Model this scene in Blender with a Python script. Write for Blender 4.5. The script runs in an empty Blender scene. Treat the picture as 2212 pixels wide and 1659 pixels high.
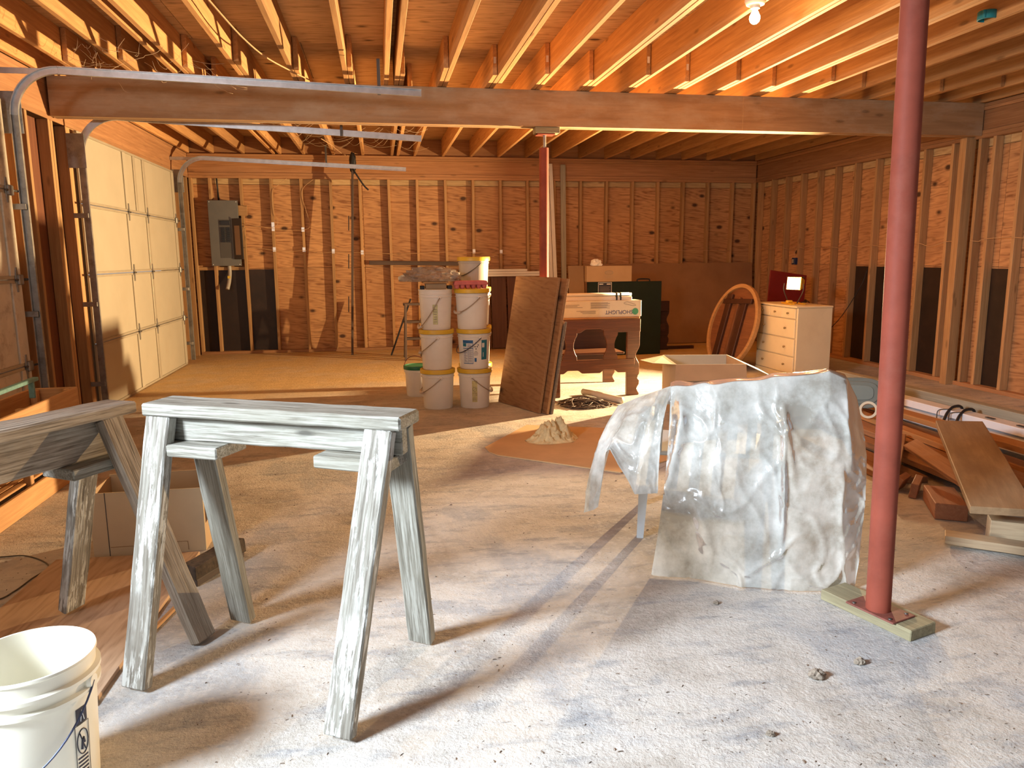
import bpy, bmesh, math, random
from mathutils import Vector, Matrix, noise, Euler
random.seed(7)
scene = bpy.context.scene
V = Vector
pi = math.pi
# ------------------------------------------------------------------ camera
CAM_H, FPX, YAW, PITCH, ROLL = 1.35, 1632.0, 0.1714, 0.1673, -0.008
cd = bpy.data.cameras.new('camera'); cam = bpy.data.objects.new('camera', cd)
scene.collection.objects.link(cam); scene.camera = cam
cd.sensor_width = 36.0; cd.lens = FPX / 2212.0 * 36.0; cd.clip_start = 0.05
_f = V((math.sin(YAW) * math.cos(PITCH), math.cos(YAW) * math.cos(PITCH), -math.sin(PITCH)))
_r = V((math.cos(YAW), -math.sin(YAW), 0)); _u = _r.cross(_f)
_c, _s = math.cos(ROLL), math.sin(ROLL)
_r2, _u2 = _c * _r + _s * _u, -_s * _r + _c * _u
_m = Matrix((_r2, _u2, -_f)).transposed().to_4x4(); _m.translation = (0, 0, CAM_H)
cam.matrix_world = _m
# ------------------------------------------------------------------ light and exposure
scene.view_settings.view_transform = 'Standard'; scene.view_settings.look = 'None'
scene.view_settings.exposure = 0.0; scene.view_settings.gamma = 1.0
scene.view_settings.use_curve_mapping = False
WORLD_STRENGTH = 0.5
WINDOW_W, LAMP_W, BULB_W = 120.0, 610.0, 24.0
world = bpy.data.worlds.new('sky'); scene.world = world; world.use_nodes = True
bg = world.node_tree.nodes['Background']; bg.inputs[0].default_value = (0.86, 0.93, 1.0, 1); bg.inputs[1].default_value = WORLD_STRENGTH
def area_light(name, loc, aim, sx, sy, watts, color, spread=180.0):
    l = bpy.data.lights.new(name, 'AREA'); l.shape = 'RECTANGLE'; l.size = sx; l.size_y = sy
    l.energy = watts; l.color = color; l.spread = math.radians(spread)
    o = bpy.data.objects.new(name, l); scene.collection.objects.link(o); o.location = loc
    d = (V(aim) - V(loc)).normalized(); o.rotation_euler = d.to_track_quat('-Z', 'Z').to_euler()
    return o
# daylight from the high sky (trees hide the low sky) falling through the open side door in the left wall (off frame, beside the camera)
area_light('doorway_daylight', (-2.52, 0.95, 1.92), (1.5, 1.9, 0.0), 0.55, 0.8, WINDOW_W, (0.76, 0.88, 1.0), 90.0)
# added fill lamp at the top of the doorway, brightening beam and door tracks
area_light('beam_fill_light', (-2.52, 0.95, 2.18), (0.2, 6.8, 2.72), 0.55, 0.30, 32.0, (0.93, 0.96, 1.0), 110.0)

# ------------------------------------------------------------------ helpers
WM = {}
C = scene.collection
def wm(o):
    return WM.get(o.name, Matrix.Identity(4))
def link(o, parent=None, M=None):
    C.objects.link(o)
    M = M or Matrix.Identity(4); WM[o.name] = M
    if parent is not None:
        o.parent = parent; o.matrix_local = wm(parent).inverted() @ M
    else:
        o.matrix_local = M
    return o
def tag(o, label=None, cat=None, group=None, kind=None):
    if label: o['label'] = label
    if cat: o['category'] = cat
    if group: o['group'] = group
    if kind: o['kind'] = kind
    return o
def thing(name, loc, label=None, cat=None, group=None, kind=None, rotz=0.0):
    o = bpy.data.objects.new(name, None); o.empty_display_size = 0.1
    M = Matrix.Translation(V(loc)) @ Matrix.Rotation(rotz, 4, 'Z')
    link(o, None, M); tag(o, label, cat, group, kind); return o
def mesh_of(name, verts, faces, smooth=False, mat=None):
    me = bpy.data.meshes.new(name); me.from_pydata([tuple(v) for v in verts], [], faces); me.update()
    if smooth:
        me.polygons.foreach_set('use_smooth', [True] * len(me.polygons))
    if mat: me.materials.append(mat)
    return me
def put(name, me, parent=None, M=None, kind=None):
    o = bpy.data.objects.new(name, me); link(o, parent, M)
    if kind: o['kind'] = kind
    return o
_boxes = {}
def box_mesh(sx, sy, sz, mat, ch=0.003, rough=0.0, seg=1, seed=0):
    key = (round(sx, 4), round(sy, 4), round(sz, 4), mat.name, ch, rough, seg, seed)
    if key in _boxes: return _boxes[key]
    bm = bmesh.new(); bmesh.ops.create_cube(bm, size=1.0)
    for v in bm.verts: v.co = V((v.co.x * sx, v.co.y * sy, v.co.z * sz))
    if seg > 1:
        es = [e for e in bm.edges if abs(e.verts[0].co.x - e.verts[1].co.x) > sx * 0.5]
        bmesh.ops.subdivide_edges(bm, edges=es, cuts=seg - 1)
    if ch > 0:
        c = min(ch, sx * .3, sy * .3, sz * .3)
        es = [e for e in bm.edges if len(e.link_faces) == 2 and e.calc_face_angle(0) > 1.0]
        bmesh.ops.bevel(bm, geom=es, offset=c, segments=1, profile=0.5, affect='EDGES')
    if rough:
        for v in bm.verts:
            p = v.co * 9 + V((seed * 3.1, seed * 1.7, seed))
            n = noise.noise_vector(p); v.co += V((n.x * rough * .6, n.y * rough, n.z * rough))
    me = bpy.data.meshes.new('box'); bm.to_mesh(me); bm.free(); me.materials.append(mat)
    _boxes[key] = me; return me
def frame(p0, p1, up=(0, 0, 1), roll=0.0):
    p0, p1 = V(p0), V(p1); x = (p1 - p0); L = x.length; x = x / L
    up = V(up)
    if abs(x.dot(up)) > 0.999: up = V((0, 1, 0))
    y = up.cross(x).normalized(); z = x.cross(y)
    R = Matrix((x, y, z)).transposed()
    if roll: R = R @ Matrix.Rotation(roll, 3, 'X')
    M = R.to_4x4(); M.translation = (p0 + p1) / 2
    return M, L
def board(name, p0, p1, w, t, mat, parent=None, up=(0, 0, 1), roll=0.0, ch=0.003, rough=0.0, seg=1, seed=0):
    """a plank: long axis p0-p1, w across (local y), t thick (local z)"""
    M, L = frame(p0, p1, up, roll)
    return put(name, box_mesh(L, w, t, mat, ch, rough, seg, seed), parent, M)
def box(name, lo, hi, mat, parent=None, ch=0.003, axis='X'):
    lo, hi = V(lo), V(hi); s = hi - lo; c = (lo + hi) / 2
    if axis == 'X': return put(name, box_mesh(s.x, s.y, s.z, mat, ch), parent, Matrix.Translation(c))
    if axis == 'Y': M = Matrix.Rotation(pi / 2, 4, 'Z'); return put(name, box_mesh(s.y, s.x, s.z, mat, ch), parent, Matrix.Translation(c) @ M)
    M = Matrix.Rotation(-pi / 2, 4, 'Y'); return put(name, box_mesh(s.z, s.y, s.x, mat, ch), parent, Matrix.Translation(c) @ M)
def tube_data(pts, r, n=6, closed=False):
    pts = [V(p) for p in pts]; vs, fs = [], []; N = len(pts); prev = None
    for i, p in enumerate(pts):
        a = pts[(i - 1) % N] if (closed or i > 0) else p; b = pts[(i + 1) % N] if (closed or i < N - 1) else p
        t = (b - a).normalized()
        if prev is None:
            u = t.cross(V((0, 0, 1)));  u = t.cross(V((1, 0, 0))) if u.length < 1e-3 else u
        else:
            u = prev - t * prev.dot(t)
            if u.length < 1e-4: u = t.cross(V((1, 0, 0)))
        u.normalize(); w = t.cross(u); prev = u
        rr = r[i] if isinstance(r, (list, tuple)) else r
        for k in range(n):
            a_ = 2 * pi * k / n; vs.append(p + u * (rr * math.cos(a_)) + w * (rr * math.sin(a_)))
    for i in range(N if closed else N - 1):
        j = (i + 1) % N
        for k in range(n):
            k2 = (k + 1) % n; fs.append((i * n + k, i * n + k2, j * n + k2, j * n + k))
    if not closed:
        fs.append(tuple(reversed(range(n)))); fs.append(tuple((N - 1) * n + k for k in range(n)))
    return vs, fs
def tube(name, pts, r, mat, parent=None, n=6, closed=False):
    vs, fs = tube_data(pts, r, n, closed); return put(name, mesh_of(name, vs, fs, True, mat), parent)
def spline(ctrl, k=8):
    """Catmull-Rom through control points"""
    c = [V(p) for p in ctrl]; c = [c[0] * 2 - c[1]] + c + [c[-1] * 2 - c[-2]]; out = []
    for i in range(1, len(c) - 2):
        for j in range(k):
            t = j / k; p0, p1, p2, p3 = c[i - 1], c[i], c[i + 1], c[i + 2]
            out.append(0.5 * ((2 * p1) + (p2 - p0) * t + (2 * p0 - 5 * p1 + 4 * p2 - p3) * t * t + (3 * p1 - p0 - 3 * p2 + p3) * t ** 3))
    out.append(c[-2]); return out
def lathe(name, prof, mat, parent=None, M=None, n=40, smooth=True, a0=0.0, a1=2 * pi):
    full = abs(a1 - a0 - 2 * pi) < 1e-6; vs, fs = [], []; m = n if full else n + 1
    for i in range(m):
        a = a0 + (a1 - a0) * i / n
        for (r, z) in prof: vs.append((r * math.cos(a), r * math.sin(a), z))
    P = len(prof)
    for i in range(n):
        j = (i + 1) % m
        for k in range(P - 1): fs.append((i * P + k, j * P + k, j * P + k + 1, i * P + k + 1))
    me = mesh_of(name, vs, fs, False, mat)
    if smooth:
        try: me.shade_auto_smooth = None
        except Exception: pass
        me.polygons.foreach_set('use_smooth', [True] * len(me.polygons))
        bm = bmesh.new(); bm.from_mesh(me); bmesh.ops.remove_doubles(bm, verts=bm.verts, dist=1e-5)
        for e in bm.edges:
            if len(e.link_faces) == 2 and e.calc_face_angle(0) > 0.7: e.smooth = False
        bm.to_mesh(me); bm.free()
    return put(name, me, parent, M)
def prism(name, poly, t, mat, parent=None, M=None, ch=0.0):
    """extrude a 2D outline (local x,y) by t along local z (centred)"""
    n = len(poly); vs = [(x, y, -t / 2) for x, y in poly] + [(x, y, t / 2) for x, y in poly]
    fs = [tuple(reversed(range(n))), tuple(range(n, 2 * n))] + [(i, (i + 1) % n, (i + 1) % n + n, i + n) for i in range(n)]
    me = mesh_of(name, vs, fs, False, mat)
    if ch:
        bm = bmesh.new(); bm.from_mesh(me)
        es = [e for e in bm.edges if len(e.link_faces) == 2 and e.calc_face_angle(0) > 1.0]
        bmesh.ops.bevel(bm, geom=es, offset=ch, segments=1, affect='EDGES'); bm.to_mesh(me); bm.free()
    return put(name, me, parent, M)
def text_mesh(name, body, size, mat, parent, M, extr=0.0004):
    cu = bpy.data.curves.new(name, 'FONT'); cu.body = body; cu.size = size; cu.extrude = extr
    cu.align_x = 'CENTER'; cu.align_y = 'CENTER'
    tmp = bpy.data.objects.new('tmp', cu); C.objects.link(tmp); bpy.context.view_layer.update()
    me = bpy.data.meshes.new_from_object(tmp.evaluated_get(bpy.context.evaluated_depsgraph_get()))
    bpy.data.objects.remove(tmp); me.materials.clear(); me.materials.append(mat)
    return put(name, me, parent, M)

# ------------------------------------------------------------------ materials
def new_mat(name):
    m = bpy.data.materials.new(name); m.use_nodes = True; nt = m.node_tree
    return m, nt, nt.nodes['Principled BSDF']
def nd(nt, t, **kw):
    n = nt.nodes.new(t)
    for k, v in kw.items(): setattr(n, k, v)
    return n
def ramp(nt, fac, stops, interp='LINEAR'):
    r = nd(nt, 'ShaderNodeValToRGB'); cr = r.color_ramp; cr.interpolation = interp
    while len(cr.elements) < len(stops): cr.elements.new(0.5)
    for e, (p, c) in zip(cr.elements, stops): e.position = p; e.color = (*c, 1) if len(c) == 3 else c
    nt.links.new(fac, r.inputs[0]); return r.outputs[0]
def math_n(nt, op, a, b=None):
    n = nd(nt, 'ShaderNodeMath', operation=op)
    for i, x in enumerate((a, b)):
        if x is None: continue
        if isinstance(x, (int, float)): n.inputs[i].default_value = x
        else: nt.links.new(x, n.inputs[i])
    return n.outputs[0]
def mixc(nt, fac, a, b, mode='MIX'):
    n = nd(nt, 'ShaderNodeMix', data_type='RGBA', blend_type=mode)
    for s, x in ((0, fac), (6, a), (7, b)):
        if isinstance(x, (int, float)): n.inputs[s].default_value = x
        elif isinstance(x, tuple): n.inputs[s].default_value = (*x, 1) if len(x) == 3 else x
        else: nt.links.new(x, n.inputs[s])
    return n.outputs[2]
def coords(nt, scale=(1, 1, 1), per_object=True, gen='Object'):
    tc = nd(nt, 'ShaderNodeTexCoord'); mp = nd(nt, 'ShaderNodeMapping'); mp.inputs['Scale'].default_value = scale
    src = tc.outputs[gen]
    if per_object:
        oi = nd(nt, 'ShaderNodeObjectInfo'); mul = math_n(nt, 'MULTIPLY', oi.outputs['Random'], 37.0)
        add = nd(nt, 'ShaderNodeVectorMath', operation='ADD'); nt.links.new(src, add.inputs[0]); nt.links.new(mul, add.inputs[1]); src = add.outputs[0]
    nt.links.new(src, mp.inputs[0]); return mp.outputs[0]
def noise_n(nt, vec, scale, detail=4, rough=.55, dist=0.0, out=0):
    n = nd(nt, 'ShaderNodeTexNoise'); n.inputs['Scale'].default_value = scale; n.inputs['Detail'].default_value = detail
    n.inputs['Roughness'].default_value = rough; n.inputs['Distortion'].default_value = dist
    nt.links.new(vec, n.inputs['Vector']); return n.outputs[out]
def bump(nt, bsdf, h, strength=.3, dist=.01):
    b = nd(nt, 'ShaderNodeBump'); b.inputs['Strength'].default_value = strength; b.inputs['Distance'].default_value = dist
    nt.links.new(h, b.inputs['Height']); nt.links.new(b.outputs[0], bsdf.inputs['Normal'])
def wood(name, dark, light, rough=.7, grain=(1.2, 26, 26), vary=.35, knots=.5, stain=None, bmp=.25):
    """sawn lumber, grain along local X, brightness varies per board"""
    m, nt, b = new_mat(name)
    v = coords(nt, grain); g = noise_n(nt, v, 1.6, 6, .6, .6)
    fine = noise_n(nt, coords(nt, (grain[0] * 3, grain[1] * 4, grain[2] * 4)), 1.5, 3)
    f = math_n(nt, 'ADD', math_n(nt, 'MULTIPLY', g, .75), math_n(nt, 'MULTIPLY', fine, .25))
    col = ramp(nt, f, [(.30, dark), (.52, tuple((a + c) / 2 for a, c in zip(dark, light))), (.72, light)])
    oi = nd(nt, 'ShaderNodeObjectInfo')
    val = math_n(nt, 'ADD', math_n(nt, 'MULTIPLY', oi.outputs['Random'], vary), 1 - vary / 2)
    hs = nd(nt, 'ShaderNodeHueSaturation'); nt.links.new(val, hs.inputs['Value']); nt.links.new(col, hs.inputs['Color']); col = hs.outputs[0]
    if knots:
        vo = nd(nt, 'ShaderNodeTexVoronoi'); vo.inputs['Scale'].default_value = 1.0
        nt.links.new(coords(nt, (2.2, 7, 7)), vo.inputs['Vector'])
        k = ramp(nt, vo.outputs['Distance'], [(.06, (1, 1, 1)), (.13, (0, 0, 0))])
        col = mixc(nt, math_n(nt, 'MULTIPLY', k, knots), col, tuple(x * .35 for x in dark))
    if stain:
        s = ramp(nt, noise_n(nt, coords(nt, (1, 2.5, 2.5)), 2.2, 5, .65), [(.45, (0, 0, 0)), (.68, (1, 1, 1))])
        col = mixc(nt, math_n(nt, 'MULTIPLY', s, .8), col, stain)
    nt.links.new(col, b.inputs['Base Color']); b.inputs['Roughness'].default_value = rough
    bump(nt, b, f, bmp, .006); return m
def plywood(name, dark, light, knot=(.07, .03, .012), rough=.75, vary=.25, knots=1.0, grain=(.9, 9, 9), wv=(.5, 3.2, 3.2)):
    m, nt, b = new_mat(name)
    v = coords(nt, grain)
    g = noise_n(nt, v, 1.3, 5, .6, 1.6)
    w = nd(nt, 'ShaderNodeTexWave', wave_type='BANDS', bands_direction='DIAGONAL'); nt.links.new(coords(nt, wv), w.inputs['Vector'])
    w.inputs['Scale'].default_value = 3.6; w.inputs['Distortion'].default_value = 13.0; w.inputs['Detail'].default_value = 3; w.inputs['Detail Scale'].default_value = 1.2
    f = math_n(nt, 'ADD', math_n(nt, 'MULTIPLY', g, .66), math_n(nt, 'MULTIPLY', w.outputs[0], .26))
    col = ramp(nt, f, [(.24, dark), (.36, tuple(a * .4 + c * .6 for a, c in zip(dark, light))), (.62, light)])
    big = noise_n(nt, coords(nt, (1, 1, 1)), 1.4, 3)
    col = mixc(nt, ramp(nt, big, [(.35, (0, 0, 0)), (.75, (.5, .5, .5))]), col, tuple(x * .8 for x in dark))
    oi = nd(nt, 'ShaderNodeObjectInfo')
    val = math_n(nt, 'ADD', math_n(nt, 'MULTIPLY', oi.outputs['Random'], vary), 1 - vary / 2)
    hs = nd(nt, 'ShaderNodeHueSaturation'); nt.links.new(val, hs.inputs['Value']); nt.links.new(col, hs.inputs['Color']); col = hs.outputs[0]
    if knots:
        vo = nd(nt, 'ShaderNodeTexVoronoi'); vo.inputs['Scale'].default_value = 1.0; nt.links.new(coords(nt, (3.2, 5.2, 5.2)), vo.inputs['Vector'])
        k = ramp(nt, vo.outputs['Distance'], [(.10, (1, 1, 1)), (.15, (.45, .45, .45)), (.21, (0, 0, 0))])
        sel = math_n(nt, 'GREATER_THAN', nd_sep(nt, vo.outputs['Color']), .35)
        col = mixc(nt, math_n(nt, 'MULTIPLY', math_n(nt, 'MULTIPLY', k, sel), knots), col, knot)
    nt.links.new(col, b.inputs['Base Color']); b.inputs['Roughness'].default_value = rough
    bump(nt, b, f, .15, .004); return m
def nd_sep(nt, col):
    s = nd(nt, 'ShaderNodeSeparateColor'); nt.links.new(col, s.inputs[0]); return s.outputs[0]
def plain(name, col, rough=.5, metal=0.0, var=.12, scale=6.0, spec=None, bmp=0.0, dirt=None, dirt_amt=.6, gen='Object'):
    m, nt, b = new_mat(name)
    n = noise_n(nt, coords(nt, (1, 1, 1), True, gen), scale, 5, .6)
    c = ramp(nt, n, [(.3, tuple(x * (1 - var) for x in col)), (.7, tuple(min(1, x * (1 + var * .6)) for x in col))])
    if dirt:
        d = ramp(nt, noise_n(nt, coords(nt, (1, 1, 1)), scale * .6, 6, .7), [(.52, (0, 0, 0)), (.72, (1, 1, 1))])
        c = mixc(nt, math_n(nt, 'MULTIPLY', d, dirt_amt), c, dirt)
    nt.links.new(c, b.inputs['Base Color']); b.inputs['Roughness'].default_value = rough; b.inputs['Metallic'].default_value = metal
    if spec is not None: b.inputs['Specular IOR Level'].default_value = spec
    if bmp: bump(nt, b, n, bmp, .005)
    return m
def emit(name, col, s):
    m = bpy.data.materials.new(name); m.use_nodes = True; nt = m.node_tree; nt.nodes.clear()
    e = nd(nt, 'ShaderNodeEmission'); e.inputs[0].default_value = (*col, 1); e.inputs[1].default_value = s
    o = nd(nt, 'ShaderNodeOutputMaterial'); nt.links.new(e.outputs[0], o.inputs[0]); return m

M_joist = wood('joist_lumber', (.37, .170, .056), (.64, .355, .140), knots=.6, vary=.5)
M_stud = wood('stud_lumber', (.32, .165, .065), (.54, .33, .145), knots=.5)
M_plate = wood('plate_lumber', (.28, .13, .055), (.48, .25, .11))
M_rim = wood('rim_lumber', (.26, .115, .045), (.46, .235, .105))
M_lvl = wood('laminated_beam_veneer', (.28, .15, .065), (.47, .28, .135), grain=(.8, 10, 10), knots=.55, stain=(.46, .34, .22), vary=.1)
M_lvl_edge = wood('beam_ply_edge', (.40, .22, .09), (.62, .40, .19), knots=0, vary=.3)
M_ply = plywood('sheathing_plywood', (.26, .110, .042), (.60, .325, .140))
M_ceil_ply = plywood('subfloor_plywood', (.36, .21, .10), (.70, .48, .26))
M_strip = plywood('pale_sheathing_strip', (.42, .27, .12), (.62, .44, .22), knots=.8)
M_felt = plain('black_building_felt', (.020, .010, .006), .55, var=.4, scale=5, dirt=(.07, .035, .02), dirt_amt=.35)
M_red_ply = wood('red_brown_plywood', (.13, .040, .015), (.22, .075, .028), knots=0)
M_door = plain('cream_door_steel', (.43, .385, .295), .5, var=.05, scale=3, dirt=(.30, .20, .10), dirt_amt=.12)
M_door2 = plain('weathered_cream_door', (.62, .57, .47), .5, var=.12, scale=8, dirt=(.16, .10, .06), dirt_amt=.75)
M_stile = plain('door_stile_grey', (.42, .37, .28), .45, metal=.2, var=.1)
M_galv = plain('galvanised_steel', (.52, .54, .56), .38, metal=.85, var=.18, scale=14)
M_galv_old = plain('dull_galvanised_steel', (.34, .33, .31), .5, metal=.7, var=.25, scale=14, dirt=(.12, .07, .04))
M_dark_metal = plain('dark_hardware', (.10, .09, .08), .5, metal=.6)
M_black = plain('black_plastic', (.012, .012, .014), .5)
M_pole = plain('red_oxide_paint', (.26, .060, .036), .62, var=.16, scale=9, dirt=(.32, .12, .08), dirt_amt=.30, spec=.18)
M_pole_dark = plain('red_oxide_paint_worn', (.22, .07, .05), .55, var=.3, scale=30)
M_block = wood('treated_block', (.20, .165, .09), (.42, .37, .22), grain=(2, 40, 40), knots=0)
def weathered(name, dark, mid, light, patch, amt=.5, pale=None):
    m, nt, b = new_mat(name)
    fine = noise_n(nt, coords(nt, (3.0, 95, 95)), 1.6, 5, .65, .35); med = noise_n(nt, coords(nt, (1.3, 24, 24)), 1.4, 5, .62, .8)
    g = math_n(nt, 'ADD', math_n(nt, 'MULTIPLY', fine, .62), math_n(nt, 'MULTIPLY', med, .38))
    col = ramp(nt, g, [(.36, dark), (.46, mid), (.56, light)])
    lo = ramp(nt, noise_n(nt, coords(nt, (1, 2.4, 2.4)), 2.6, 5, .6), [(.42, (0, 0, 0)), (.62, (1, 1, 1))])
    col = mixc(nt, math_n(nt, 'MULTIPLY', lo, amt), col, mixc(nt, .5, col, patch, 'MULTIPLY') if False else patch)
    if pale:
        fl = ramp(nt, noise_n(nt, coords(nt, (5, 42, 42)), 1.3, 6, .7, .4), [(.50, (0, 0, 0)), (.55, (1, 1, 1))])
        ar = ramp(nt, noise_n(nt, coords(nt, (1, 1.5, 1.5)), 3.2, 4), [(.36, (0, 0, 0)), (.52, (1, 1, 1))])
        col = mixc(nt, math_n(nt, 'MULTIPLY', math_n(nt, 'MULTIPLY', fl, ar), .9), col, pale)
    vo = nd(nt, 'ShaderNodeTexVoronoi'); vo.inputs['Scale'].default_value = 1.0; nt.links.new(coords(nt, (2.6, 9, 9)), vo.inputs['Vector'])
    k = ramp(nt, vo.outputs['Distance'], [(.05, (1, 1, 1)), (.11, (0, 0, 0))]); col = mixc(nt, math_n(nt, 'MULTIPLY', k, .7), col, tuple(x * .5 for x in dark))
    nt.links.new(col, b.inputs['Base Color']); b.inputs['Roughness'].default_value = .85; bump(nt, b, g, .8, .005); return m
M_weather = weathered('weathered_grey_wood', (.07, .06, .045), (.20, .185, .15), (.36, .35, .305), (.17, .155, .115), .55)
M_peel = weathered('peeling_white_paint', (.075, .062, .047), (.19, .17, .14), (.30, .285, .245), (.15, .13, .10), .45, pale=(.56, .56, .52))
M_weather_dk = weathered('weathered_brown_wood', (.075, .055, .038), (.24, .19, .14), (.38, .32, .25), (.15, .105, .07), .55)
M_crate = wood('crate_pine', (.40, .20, .075), (.64, .37, .16))
M_kraft = plain('kraft_cardboard', (.42, .285, .165), .8, var=.08, scale=5)
M_kraft_dk = plain('kraft_cardboard_dark', (.30, .16, .075), .85, var=.15, scale=3)
M_kraft_edge = wood('corrugated_edge', (.30, .19, .10), (.50, .35, .2), grain=(2, 90, 90), knots=0)
M_card_grey = plain('pale_grey_board', (.44, .42, .36), .75, var=.06)
M_tanbox = plain('tan_box_board', (.64, .53, .36), .75, var=.07)
M_tan_in = plain('box_inside', (.34, .20, .10), .85)
M_bucket = plain('white_bucket_plastic', (.84, .81, .76), .38, var=.06, scale=4, dirt=(.45, .36, .25), dirt_amt=.16)
M_bucket_fg = plain('bright_white_bucket_plastic', (.78, .74, .62), .35, var=.05, scale=4)
M_lid = plain('yellow_lid', (.72, .47, .035), .42, var=.1, dirt=(.30, .18, .03), dirt_amt=.3)
M_lid_green = plain('green_lid', (.015, .17, .075), .45)
M_clear = plain('cloudy_plastic', (.55, .50, .42), .3, var=.08)
M_bail = plain('bail_wire', (.38, .32, .27), .4, metal=.6)
M_bail_dk = plain('dark_bail_wire', (.06, .07, .13), .4, metal=.4)
M_grip = plain('bail_grip', (.62, .52, .43), .5)
M_egg = plain('pink_carton_pulp', (.62, .17, .16), .85, var=.15, scale=20)
M_bag = plain('smoky_bag_film', (.30, .24, .20), .25, var=.3)
M_label_white = plain('white_label', (.72, .72, .70), .5, var=.03)
M_label_blue = plain('blue_label', (.02, .12, .33), .45, var=.1)
M_label_teal = plain('teal_label', (.02, .18, .26), .45, var=.1)
M_ink = plain('dark_ink', (.03, .03, .05), .6)
M_ink_blue = plain('navy_ink', (.05, .05, .16), .6)
M_ink_grey = plain('grey_ink', (.33, .28, .22), .7)
M_seal = plain('green_seal_ink', (.07, .30, .16), .6)
M_gold = plain('yellowish_label', (.62, .58, .30), .3, metal=.3, var=.3, scale=40)
M_dkwood = wood('dark_stained_oak', (.065, .023, .009), (.18, .066, .026), rough=.38, grain=(1.5, 22, 22), knots=.2, vary=.15)
M_dkwood2 = wood('very_dark_stained_wood', (.030, .010, .006), (.075, .026, .013), rough=.45, knots=.2)
M_panel = plywood('leaning_plywood', (.21, .095, .038), (.35, .180, .078), vary=.05, grain=(2.5, 14, 14), wv=(.7, 3.0, 3.0))
M_panel_edge = wood('plywood_edge', (.24, .12, .05), (.46, .27, .13), grain=(1, 60, 60), knots=0)
M_grey_panel = wood('grey_chipboard', (.16, .12, .085), (.30, .23, .17), knots=0)
M_green = plain('dark_green_board', (.003, .014, .009), .85, var=.2)
M_white_paint = plain('white_painted_trim', (.70, .66, .58), .45, var=.05)
M_white_metal = plain('white_enamel_metal', (.74, .74, .76), .32, var=.05)
M_greywood = wood('grey_green_board', (.22, .20, .15), (.38, .35, .26), knots=.3)
M_dkplank = wood('dark_plank', (.05, .032, .024), (.11, .07, .05), knots=.2)
M_dkpanel = wood('dark_brown_panel', (.07, .025, .012), (.14, .06, .03), grain=(.8, 18, 18), knots=0)
M_dresser = plain('cream_painted_dresser', (.68, .58, .40), .5, var=.05, scale=4, dirt=(.40, .30, .18), dirt_amt=.2)
M_knob = plain('aged_brass_knob', (.33, .24, .12), .4, metal=.6)
M_round = wood('round_table_pine', (.095, .032, .011), (.18, .068, .025), grain=(1.6, 16, 16), knots=.2)
M_round_rim = wood('round_table_rim', (.30, .15, .055), (.46, .26, .11), knots=0)
M_lampyellow = plain('yellow_enamel', (.74, .42, .03), .4)
M_red = plain('red_painted_board', (.20, .010, .008), .5)
M_panelgrey = plain('grey_panel_enamel', (.14, .138, .125), .45, var=.08)
M_panelgrey_dk = plain('dark_grey_panel_enamel', (.085, .08, .072), .5, var=.08)
M_breaker = plain('breaker_black', (.01, .01, .01), .4)
M_wire = plain('tan_cable', (.55, .34, .17), .5)
M_plate_metal = plain('nail_plate', (.80, .80, .80), .35, metal=.3, var=.05)
M_conduit = plain('pvc_conduit', (.42, .39, .33), .45)
M_pvc = plain('grey_pvc', (.50, .46, .40), .45)
M_teal = plain('teal_box_plastic', (.01, .22, .26), .5)
M_tub = plain('grey_green_tub_plastic', (.17, .19, .165), .5, var=.1)
M_tape = plain('cream_tape_roll', (.62, .52, .36), .6)
M_tealpaint = plain('teal_painted_metal', (.13, .28, .27), .55, var=.25, scale=30)
M_blue_box = plain('blue_outlet_box', (.015, .03, .09), .45)
M_porcelain = plain('porcelain', (.75, .68, .58), .3)
M_brush = plain('dark_bristle', (.055, .035, .022), .9, var=.5, scale=60)
M_cloth = plain('dirty_cream_cloth', (.74, .60, .33), .9, var=.25, scale=18, dirt=(.42, .30, .14))
M_chair = plain('white_resin_chair', (.52, .56, .60), .45, var=.05)
M_chair2 = plain('grey_green_resin_chair', (.20, .24, .22), .5, var=.08)
M_lumber_or = wood('orange_lumber', (.42, .17, .05), (.62, .30, .10))
M_lumber_br = wood('brown_lumber', (.24, .10, .04), (.42, .21, .095))
M_lumber_dk = wood('dirty_plank', (.20, .115, .055), (.40, .255, .13), grain=(1, 8, 8), stain=(.22, .12, .055))
M_lumber_pale = wood('pale_lumber', (.40, .27, .16), (.66, .50, .31))
M_brick_wood = wood('red_wood_offcut', (.26, .10, .05), (.40, .18, .09))
M_debris = plain('floor_debris', (.17, .12, .085), .9, var=.5, scale=40)
M_clump = plain('mud_clump', (.26, .21, .16), .95, var=.35, scale=30, bmp=.5)
M_floor_ply = plywood('floor_plywood_sheet', (.34, .21, .12), (.54, .36, .23), knots=.3, grain=(1.2, 14, 14))
M_floor_card = plain('floor_cardboard', (.60, .38, .19), .85, var=.12, scale=4)
M_cob = plain('cobweb_fibre', (.55, .42, .28), .9)

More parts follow.
